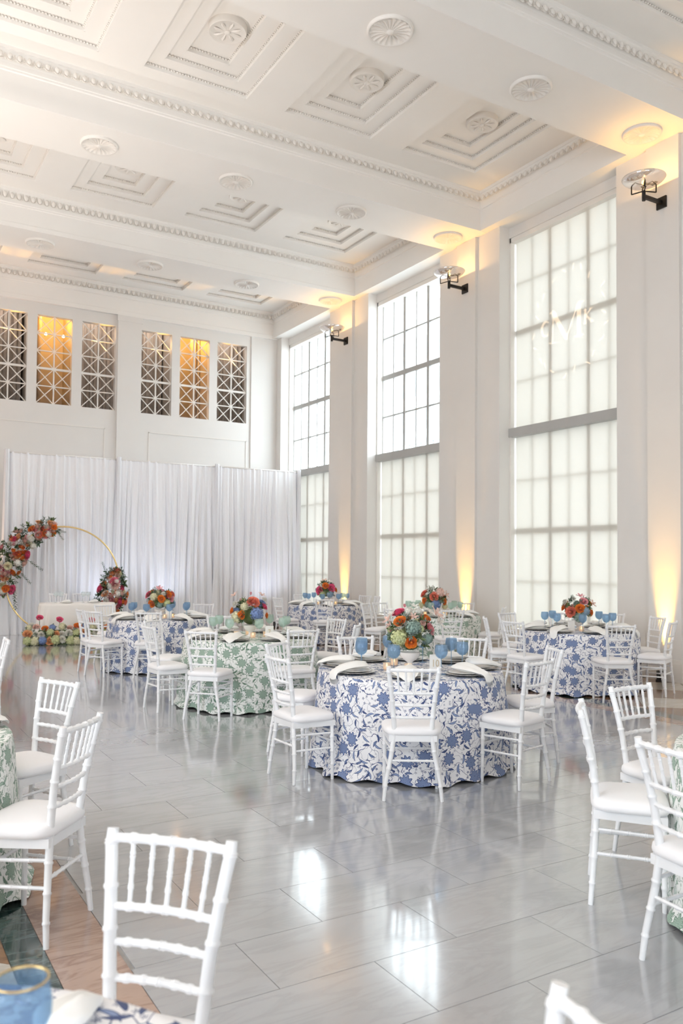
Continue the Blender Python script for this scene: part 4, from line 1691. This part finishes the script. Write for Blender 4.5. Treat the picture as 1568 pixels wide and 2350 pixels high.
AMBER = (1.0, .50, .10)
for x in (4.10, 7.63):
    light('POINT', 'gallery_light', (x, 20.95, 7.86), 70, AMBER, .05)
for x in (3.1, 5.2, 6.7, 8.6):
    l = light('SPOT', 'gallery_light', (x, 20.9, 6.75), 110, AMBER, .05, (Vector((x + .2, 18.3, 8.5)) - Vector((x, 20.9, 6.75))).to_track_quat('-Z', 'Y').to_euler())
    l.data.spot_size = R(52)
    l.data.spot_blend = .6
light('POINT', 'gallery_light', (7.55, 20.9, 5.7), 3, (1, .6, .3), .05)
for x in (2.8, 5.15, 6.6, 8.7):
    light('POINT', 'gallery_light', (x, 20.75, 7.8), 11, (1, .86, .74), .08)  # unseen neutral fill lights added to lift the side compartments

# ------------------------------------------------------------------ white pipe and drape
DY = 19.15
DT = 4.02
ups = [2.89, 5.35, 7.81, 10.12]
q = random.Random(5)


def drape(x0, x1, label, seed):
    qq = random.Random(seed)
    ph = [qq.uniform(0, TAU) for _ in range(8)]
    root = empty('white_drape', ((x0 + x1) / 2, DY, 0), 0, label, 'drape', 'white drapes on poles')
    W = x1 - x0
    pts = []

    def wave(u):
        s_ = u * W
        return 1.15 * (.030 * math.sin(s_ * 41 + ph[0] + 1.2 * math.sin(s_ * 5 + ph[1])) + .020 * math.sin(s_ * 67 + ph[2] + math.sin(s_ * 9)) + .016 * math.sin(s_ * 23 + ph[3]) + .018 * math.sin(s_ * 7 + ph[4]))

    def fn(u, v):
        z = DT * (1 - v)
        amp = .35 + .65 * min(1, v * 2.5) + .25 * v
        y = wave(u + .012 * math.sin(4 * v + u * 9 + ph[5])) * amp
        x = -W / 2 + W * u
        x += .10 * (u - .5) * abs(2 * u - 1) * v * v * .4
        if v > .96:
            y -= (v - .96) / .04 * .06 * (1 + math.sin(u * 40 + ph[6]))
        return (x, y, max(.004, z))
    G().grid(fn, int(W * 110), 14).obj('fabric', 'sheer_drape', root, True)
    return root


drape(ups[0] + .03, ups[1] + .02, 'white sheer drape behind the flower hoop', 1)
drape(ups[1] + .03, ups[2] + .02, 'white sheer drape between the hoop and the far tables', 2)
drape(ups[2] + .03, ups[3], 'white sheer drape ending at the far window', 3)
q = random.Random(3)
for i, (x, nm) in enumerate(zip(ups, ('at far left', 'behind the right end of the hoop', 'in the middle of the end wall', 'beside the far window'))):
    o = empty('drape_post', (x, DY - .07, 0), 0, 'gathered white drape post ' + nm, 'drape', 'gathered posts of the drape wall')
    G().tube([(0, .07, .01), (0, .07, DT + .06)], .022, 8).obj('pole', 'white_ceramic', o, True)

    def sleeve(u, v, i=i):
        a = TAU * u
        r = .048 + .018 * math.sin(a * 5 + i) + .012 * math.sin(a * 9 + 2 * i + v * 3)
        r *= (.75 + .55 * v * v) if v > .05 else .7
        return (math.cos(a) * r * (1.1 + .9 * v ** 3), math.sin(a) * r * .8 + .02, (DT + .045) * (1 - v) + .003)
    G().grid(sleeve, 30, 12, True).obj('gathered_fabric', 'sheer_drape', o, True)
o = empty('drape_rail', (0, DY, DT), 0, 'white horizontal rail along the top of the drapes', 'rail')
for k in range(3):
    G().tube([(ups[k], .0, -.012), (ups[k + 1], .0, -.012)], .018, 8).obj('rail_section', 'white_ceramic', o, True)

# ------------------------------------------------------------------ flower hoop and head table
HC = Vector((3.99, 18.45, 1.2))
HR = 1.17
hoop = empty('flower_hoop', (HC.x, HC.y, 0), R(-14), 'gold ring backdrop with flower garlands before the white drapes', 'hoop')
G().tube([(math.cos(TAU * k / 96) * HR, 0, 1.20 + math.sin(TAU * k / 96) * HR) for k in range(97)], .017, 10, False).obj('ring', 'gold_metal', hoop, True)
g = G()
g.box(-.35, .35, -.16, .16, 0, .012)
g.obj('base_plate', 'gold_metal', hoop)
q = random.Random(21)
pal = [('peony', 'hotpink'), ('rose', 'coral'), ('rose', 'orange'), ('mum', 'white'), ('mum', 'white'), ('hydrangea', 'white'), ('rose', 'peach'), ('rose', 'blush'), ('peony', 'pink'), ('mum', 'white'), ('mum', 'cream'), ('ranunculus', 'orange'), ('rose', 'blush')]


def garland(parent, path, widths, n, seed, rmin, rmax, sprigs, trails=()):
    qq = random.Random(seed)
    for i in range(n):
        t_ = (i + qq.uniform(.1, .9)) / n
        k = t_ * (len(path) - 1)
        a = min(int(k), len(path) - 2)
        c = Vector(path[a]).lerp(Vector(path[a + 1]), k - a)
        w = widths[a] * (1 - (k - a)) + widths[a + 1] * (k - a)
        an = qq.uniform(0, TAU)
        rr = w * math.sqrt(qq.random())
        off = Vector((math.cos(an) * rr, 0, math.sin(an) * rr))
        dep = -.05 - .12 * (1 - rr / max(w, 1e-3))
        kd, cl = pal[(i * 5 + seed) % len(pal)]
        r = qq.uniform(rmin, rmax)
        bloom(parent, kd, cl, c + off + Vector((0, dep, 0)), Vector((off.x * 2.2, -.25, off.z * 2.2 + .03)), r, qq)
    for i in range(sprigs):
        t_ = qq.random()
        k = t_ * (len(path) - 1)
        a = min(int(k), len(path) - 2)
        c = Vector(path[a]).lerp(Vector(path[a + 1]), k - a)
        w = widths[a] * (1 - (k - a)) + widths[a + 1] * (k - a)
        an = qq.uniform(0, TAU)
        d = Vector((math.cos(an), qq.uniform(-.6, .1), math.sin(an)))
        sprig(parent, c + Vector((d.x * w * .5, -.04, d.z * w * .5)), d, qq.uniform(.075, .13), qq)
    for (p, d, s_) in trails:
        inst('leaf_trail', TRAIL, parent, p, orient(d, 0), (s_, s_, s_))


def arc(a0, a1, n, rr=HR):
    return [(math.cos(R(a0 + (a1 - a0) * i / n)) * rr, 0, 1.20 + math.sin(R(a0 + (a1 - a0) * i / n)) * rr) for i in range(n + 1)]


garland(hoop, arc(100, 190, 8, HR + .01), [.10, .20, .26, .29, .30, .30, .28, .22, .13], 92, 2, .06, .105, 110,
        [((-.25, -.05, 2.32), (1, -.1, -.25), .075), ((-.18, -.05, 2.3), (.8, -.1, -1), .07), ((-1.0, -.05, 1.1), (.1, 0, -1), .13), ((-1.12, -.05, 1.25), (-.5, 0, -1), .14), ((-.75, -.05, 1.65), (1, 0, -.7), .10), ((-.9, -.05, 1.4), (.9, 0, -1), .09)])
garland(hoop, [(1.08, -.04, 1.35), (1.06, -.04, 1.16), (1.04, -.06, .98), (.98, -.10, .82), (1.0, -.12, .66)], [.12, .24, .30, .38, .26], 62, 5, .06, .11, 80,
        [((.92, -.05, 1.3), (-.35, 0, 1), .08), ((1.2, -.05, .8), (.6, 0, .6), .07)])

# head table with white satin cloth
ht = empty('head_table', (4.04, 17.33, 0), R(-12), 'small head table in plain white cloth before the flower hoop', 'table')


def htc(u, v):
    a = TAU * u
    ca, sa = math.cos(a), math.sin(a)
    e = .35
    x = abs(ca) ** e * (1 if ca >= 0 else -1)
    y = abs(sa) ** e * (1 if sa >= 0 else -1)
    if v <= .25:
        k = v / .25
        return (x * .74 * k, y * .37 * k, .762)
    k = (v - .25) / .75
    fo = .022 * k * math.sin(u * 44 * PI) + .016 * k * math.sin(u * 26 * PI + 1)
    sx = .745 + .075 * k + fo
    sy = .375 + .06 * k + fo
    return (x * sx, y * sy, .758 * (1 - k) + .004)


G().grid(htc, 160, 24, True).obj('tablecloth', 'satin', ht, True)
g = G()
g.prism([(math.cos(TAU * k / 24) * .66 if abs(math.cos(TAU * k / 24)) > 2 else (abs(math.cos(TAU * k / 24)) ** .4) * (1 if math.cos(TAU * k / 24) > 0 else -1) * .66, (abs(math.sin(TAU * k / 24)) ** .4) * (1 if math.sin(TAU * k / 24) > 0 else -1) * .30) for k in range(24)], .715, .750)
g.obj('tabletop', 'brown_marble', ht)
for sx in (-1, 1):
    for sy in (-1, 1):
        G().box(sx * .66 - .02, sx * .66 + .02, sy * .30 - .02, sy * .30 + .02, 0, .715).obj('leg', 'dark_metal', ht)
items = []
mat4 = Matrix.Translation((4.04, 17.33, 0)) @ Matrix.Rotation(R(-12), 4, 'Z')
for dx, nm in ((-.20, 'left'), (.34, 'right')):
    p = mat4 @ Vector((dx, -.06, .765))
    o = empty('charger_plate', p, 0, 'white plate on the head table, %s of the two' % nm, 'plate', 'plates on the head table')
    inst('plate', pl_me, o, (0, 0, -.012))
    o = inst('napkin', nap[2], None, (p.x, p.y, p.z + .0), (0, 0, R(80)), (.8, .7, .8))
    tag(o, 'white folded napkin on the head table, %s of the two' % nm, 'napkin', 'napkins on the head table')
    for k, (ex, ey) in enumerate(((-.22, .06), (-.12, .10))):
        pp = mat4 @ Vector((dx + ex, ey, .764))
        o = goblet(pp.x, pp.y, pp.z, 'clear_glass', .95)
        tag(o, 'clear stemmed glass on the head table, %s setting, %s one' % (nm, ('outer', 'inner')[k]), 'goblet', 'glasses on the head table')

# flowers on the floor before the head table
ff = empty('floor_flowers', (3.72, 16.58, 0), R(-12), 'low bank of roses and hydrangeas on the floor before the head table', 'flowers')
qq = random.Random(31)
fp = [('hydrangea', 'limecream'), ('hydrangea', 'limecream'), ('rose', 'orange'), ('peony', 'coral'), ('rose', 'peach'), ('hydrangea', 'blue'), ('peony', 'pink'), ('mum', 'white'), ('hydrangea', 'cream'), ('rose', 'orange'), ('mum', 'white'), ('rose', 'blush')]
for row, (zz, yy, n_, r0, r1) in enumerate(((.09, -.17, 13, .085, .105), (.22, -.10, 13, .07, .095), (.33, -.02, 11, .06, .085))):
    for i in range(n_):
        x = -.80 + 1.62 * (i + .5 + qq.uniform(-.2, .2)) / n_
        kd, cl = fp[(i * (3 if row else 5) + row * 4) % len(fp)]
        if row == 0:
            kd, cl = [('hydrangea', 'limecream'), ('hydrangea', 'cream'), ('hydrangea', 'blue'), ('rose', 'peach'), ('hydrangea', 'limecream'), ('mum', 'white')][i % 6]
        bloom(ff, kd, cl, (x, yy + qq.uniform(-.02, .02), zz + qq.uniform(-.02, .03)), (qq.uniform(-.2, .2), -.7, .35 + .2 * row), qq.uniform(r0, r1), qq)
for (x, z, cl) in ((-.55, .52, 'hotpink'), (-.18, .48, 'hotpink'), (.22, .50, 'orange'), (.42, .46, 'pink'), (.62, .42, 'white')):
    bloom(ff, 'peony', cl, (x, .02, z), (.1, -.6, .6), .065, qq)
    G().tube([(x, .03, .05), (x, .03, z - .03)], .006, 5).obj('stem', 'stem_green', ff)
for i in range(60):
    x = qq.uniform(-.82, .82)
    sprig(ff, (x, qq.uniform(-.12, .1), qq.uniform(.05, .3)), (qq.uniform(-.7, .7), qq.uniform(-.9, .1), qq.uniform(.2, 1)), qq.uniform(.06, .10), qq)
G().grid(lambda u, v: (-.78 + 1.56 * u, -.12 * math.cos(v * PI), .28 * math.sin(v * PI) * min(1, 8 * u, 8 * (1 - u)) + .002), 20, 10).obj('moss_base', 'leaf_olive', ff, True)
# loose bloom at the foot of the ring
g = empty('flower_cluster', (3.16, 17.35, 0), 0, 'white blossoms tied at the foot of the gold ring', 'flowers')
for (dx, dz, r) in ((0, .30, .11), (.05, .14, .09), (-.07, .18, .07)):
    bloom(g, 'mum', 'white', (dx, 0, dz), (0, -1, .4), r, qq)
for k in range(4):
    sprig(g, (-.05 + .04 * k, 0, .02), (.3 * k - .5, -.3, .8), .10, qq)

# ------------------------------------------------------------------ wall sconces: glass bowl on a dark iron frame
def make_sconce():
    root = empty('wall_sconce')
    M_ = 'dark_metal'
    G().box(-.022, 0, -.075, .075, -.075, .075).obj('wall_plate', M_, root)
    G().box(-.36, -.02, -.020, .020, -.022, .022).obj('arm', M_, root)
    G().lathe([(.024, -.055), (.024, .075)], 8, (-.36, 0, 0), True).obj('socket', M_, root)
    for k in range(4):
        a = PI / 4 + k * PI / 2
        d = Vector((math.cos(a), math.sin(a), 0))
        c = Vector((-.36, 0, .07))
        b = G()
        pts = [c + d * .01, c + d * .15 + Vector((0, 0, -.03)), c + d * .15 + Vector((0, 0, .075)), c + d * .10 + Vector((0, 0, .115)), c + d * .02 + Vector((0, 0, .055))]
        for i in range(4):
            b.bar(pts[i], pts[i + 1], .012, .012)
        b.obj('iron_loop', M_, root)
    bowl = G().lathe([(.035, .0), (.12, .014), (.20, .045), (.25, .082), (.275, .115), (.268, .117), (.244, .088), (.195, .052), (.118, .021), (.03, .008)], 36, (-.36, 0, .125)).obj('bowl', 'mirror_glass', root, True)
    G().sphere((-.36, 0, .185), .026, 10, 8).obj('bulb', 'amber_bulb', root, True)
    return root


sc0 = make_sconce()
for i, (c, nm) in enumerate(((7.66, 'on the nearest pilaster at upper right'), (12.08, 'between the nearest and middle windows'), (16.46, 'between the middle and far windows'))):
    o = sc0 if i == 0 else copy_tree(sc0)
    o.location = (XP - .001, c, 6.87)
    o.scale = (1.1, 1.1, 1.1)
    tag(o, 'mirrored bowl sconce on black bracket ' + nm, 'sconce', 'bowl sconces on the pilasters')
    light('POINT', 'sconce_light', (XP - .396, c, 6.87 + .25), 16, (1, .55, .18), .03)

# ------------------------------------------------------------------ amber uplights at the foot of each pilaster, drape uplights, added fill uplights
def uplight(x, y, tilt, label, energy, rotz=0, size=25, colr=(1.0, .54, .09)):
    o = empty('uplight', (x, y, 0), rotz, label, 'lamp', 'amber floor uplights')
    G().lathe([(.001, .03), (.058, .03), (.062, .04), (.062, .150), (.054, .150), (.050, .135), (.001, .132)], 16).obj('housing', 'black_plastic', o, True)
    G().box(-.075, .075, -.03, .03, 0, .032).obj('yoke', 'black_plastic', o)
    l = light('SPOT', 'uplight_beam', (x, y, .17), energy, colr, .03, (R(180) + tilt[0], tilt[1], 0))
    l.data.spot_size = R(size)
    l.data.spot_blend = 1.0
    return o


for c, nm, e in ((7.64, 'on the nearest pilaster', 1150), (12.05, 'between nearest and middle windows', 1100), (16.46, 'between middle and far windows', 1100)):
    uplight(9.845, c, (0, R(4.0)), 'small black uplight throwing amber light ' + nm, e)
for (x_, y_, nm_) in ((-.9, 10.6, 'beside the second beam'), (-3.6, 15.2, 'farthest back'), (-3.6, 5.2, 'beside the left tables'), (-3.0, -1.5, 'behind the viewer')):  # unseen fill lamps, added to warm and brighten the ceiling
    uplight(x_, y_, (0, 0), 'unseen uplight added beyond the left edge to brighten the ceiling, ' + nm_, 1500, 0, 120, (1, .92, .84))
for x_, nm_ in ((4.9, 'behind the hoop table'), (6.4, 'at the middle drape'), (9.1, 'at the right drape')):
    uplight(x_, 18.35, (R(-14), 0), 'small black uplight washing the drapes pale blue ' + nm_, 60, 0, 100, (.74, .82, 1.0))
uplight(2.45, 19.0, (R(0), 0), 'small black uplight at the left end of the drapes', 500, 0, 40, (1, .62, .40))

# ------------------------------------------------------------------ monogram thrown on the nearest shade by a projector out of the picture
PJ = Vector((-1.5, 3.0, 3.2))
TG = Vector((10.33, 9.85, 5.74))


def gobo():
    l = bpy.data.lights.new('monogram_projector', 'SPOT')
    l.energy = 1
    l.shadow_soft_size = .004
    l.spot_size = R(14)
    l.spot_blend = .1
    o = bpy.data.objects.new('monogram_projector', l)
    col.objects.link(o)
    o.location = PJ
    o.rotation_euler = (TG - PJ).to_track_quat('-Z', 'Y').to_euler()
    mi = o.rotation_euler.to_matrix().transposed()

    def tc(y, z):
        p = mi @ (Vector((10.33, y, z)) - PJ)
        return (p.x / -p.z, p.y / -p.z)
    k1 = 1 / (TG - PJ).length
    S = [((10.188, 5.994), (10.212, 5.465), .013), ((10.195, 5.994), (9.895, 5.487), .040), ((9.891, 5.487), (9.641, 5.990), .013), ((9.612, 6.00), (9.612, 5.469), .042),
         ((10.278, 5.472), (10.135, 5.456), .013), ((9.70, 5.470), (9.515, 5.455), .013), ((9.63, 6.015), (9.515, 6.013), .013), ((10.271, 6.000), (10.16, 5.995), .013),
         ((9.475, 5.854), (9.476, 5.634), .020), ((9.475, 5.738), (9.356, 5.846), .011), ((9.454, 5.750), (9.325, 5.630), .020),
         ((9.505, 5.855), (9.45, 5.853), .009), ((9.505, 5.632), (9.45, 5.630), .009), ((9.385, 5.852), (9.325, 5.848), .009), ((9.36, 5.630), (9.30, 5.626), .009)]
    for k in range(9):      # letter C as short strokes
        a0, a1 = R(48 + 29.3 * k), R(48 + 29.3 * (k + 1))
        cw = .022 if 2 <= k <= 6 else .012
        S.append(((10.371 - .098 * math.cos(a0), 5.748 + .13 * math.sin(a0)), (10.371 - .098 * math.cos(a1), 5.748 + .13 * math.sin(a1)), cw))
    q_ = random.Random(4)
    for k in range(22):     # scattered leaves of the wreath around it
        a = TAU * k / 22 + q_.uniform(-.1, .1)
        yy, zz = 9.85 - .80 * math.cos(a), 5.75 + .88 * math.sin(a)
        b = q_.uniform(0, TAU)
        S.append(((yy, zz), (yy + .09 * math.cos(b), zz + .09 * math.sin(b)), .012))
    l.use_nodes = True
    nt = l.node_tree
    em = nt.nodes['Emission']
    t = NT.__new__(NT)
    t.t = nt
    nrm = t.node('ShaderNodeTexCoord').outputs['Normal']
    sp = t.node('ShaderNodeSeparateXYZ')
    t.link(nrm, sp.inputs[0])
    nz = t.m_('ABSOLUTE', sp.outputs[2])
    u, v = t.m_('DIVIDE', sp.outputs[0], nz), t.m_('DIVIDE', sp.outputs[1], nz)
    acc = None
    for a, b, w in S:
        A, B = tc(*a), tc(*b)
        bx, by = B[0] - A[0], B[1] - A[1]
        L2 = bx * bx + by * by
        px, py = t.m_('SUBTRACT', u, A[0]), t.m_('SUBTRACT', v, A[1])
        h = t.m_('ADD', t.m_('MULTIPLY', px, bx / L2), t.m_('MULTIPLY', py, by / L2))
        h = t.m_('MINIMUM', t.m_('MAXIMUM', h, 0), 1)
        dx, dy = t.m_('SUBTRACT', px, t.m_('MULTIPLY', h, bx)), t.m_('SUBTRACT', py, t.m_('MULTIPLY', h, by))
        d2 = t.m_('ADD', t.m_('MULTIPLY', dx, dx), t.m_('MULTIPLY', dy, dy))
        mk = t.m_('LESS_THAN', d2, (w * k1) ** 2)
        acc = mk if acc is None else t.m_('MAXIMUM', acc, mk)
    em.inputs[0].default_value = (1, .74, .50, 1)
    t.link(t.m_('MULTIPLY', acc, GOBO), em.inputs[1])
    # the projector's casing on its stand
    st = empty('projector', (PJ.x, PJ.y, 0), 0, 'black light projector on a tall stand left of the picture', 'projector')
    G().tube([(0, 0, 0), (0, 0, PJ.z - .12)], .025, 8).obj('stand', 'black_plastic', st, True)
    G().lathe([(.30, 0), (.30, .02), (.03, .05)], 16, (0, 0, 0), True).obj('base', 'black_plastic', st)
    G().box(-.25, -.02, -.09, .09, PJ.z - .11, PJ.z + .09).obj('casing', 'black_plastic', st)


GOBO = 6500
gobo()
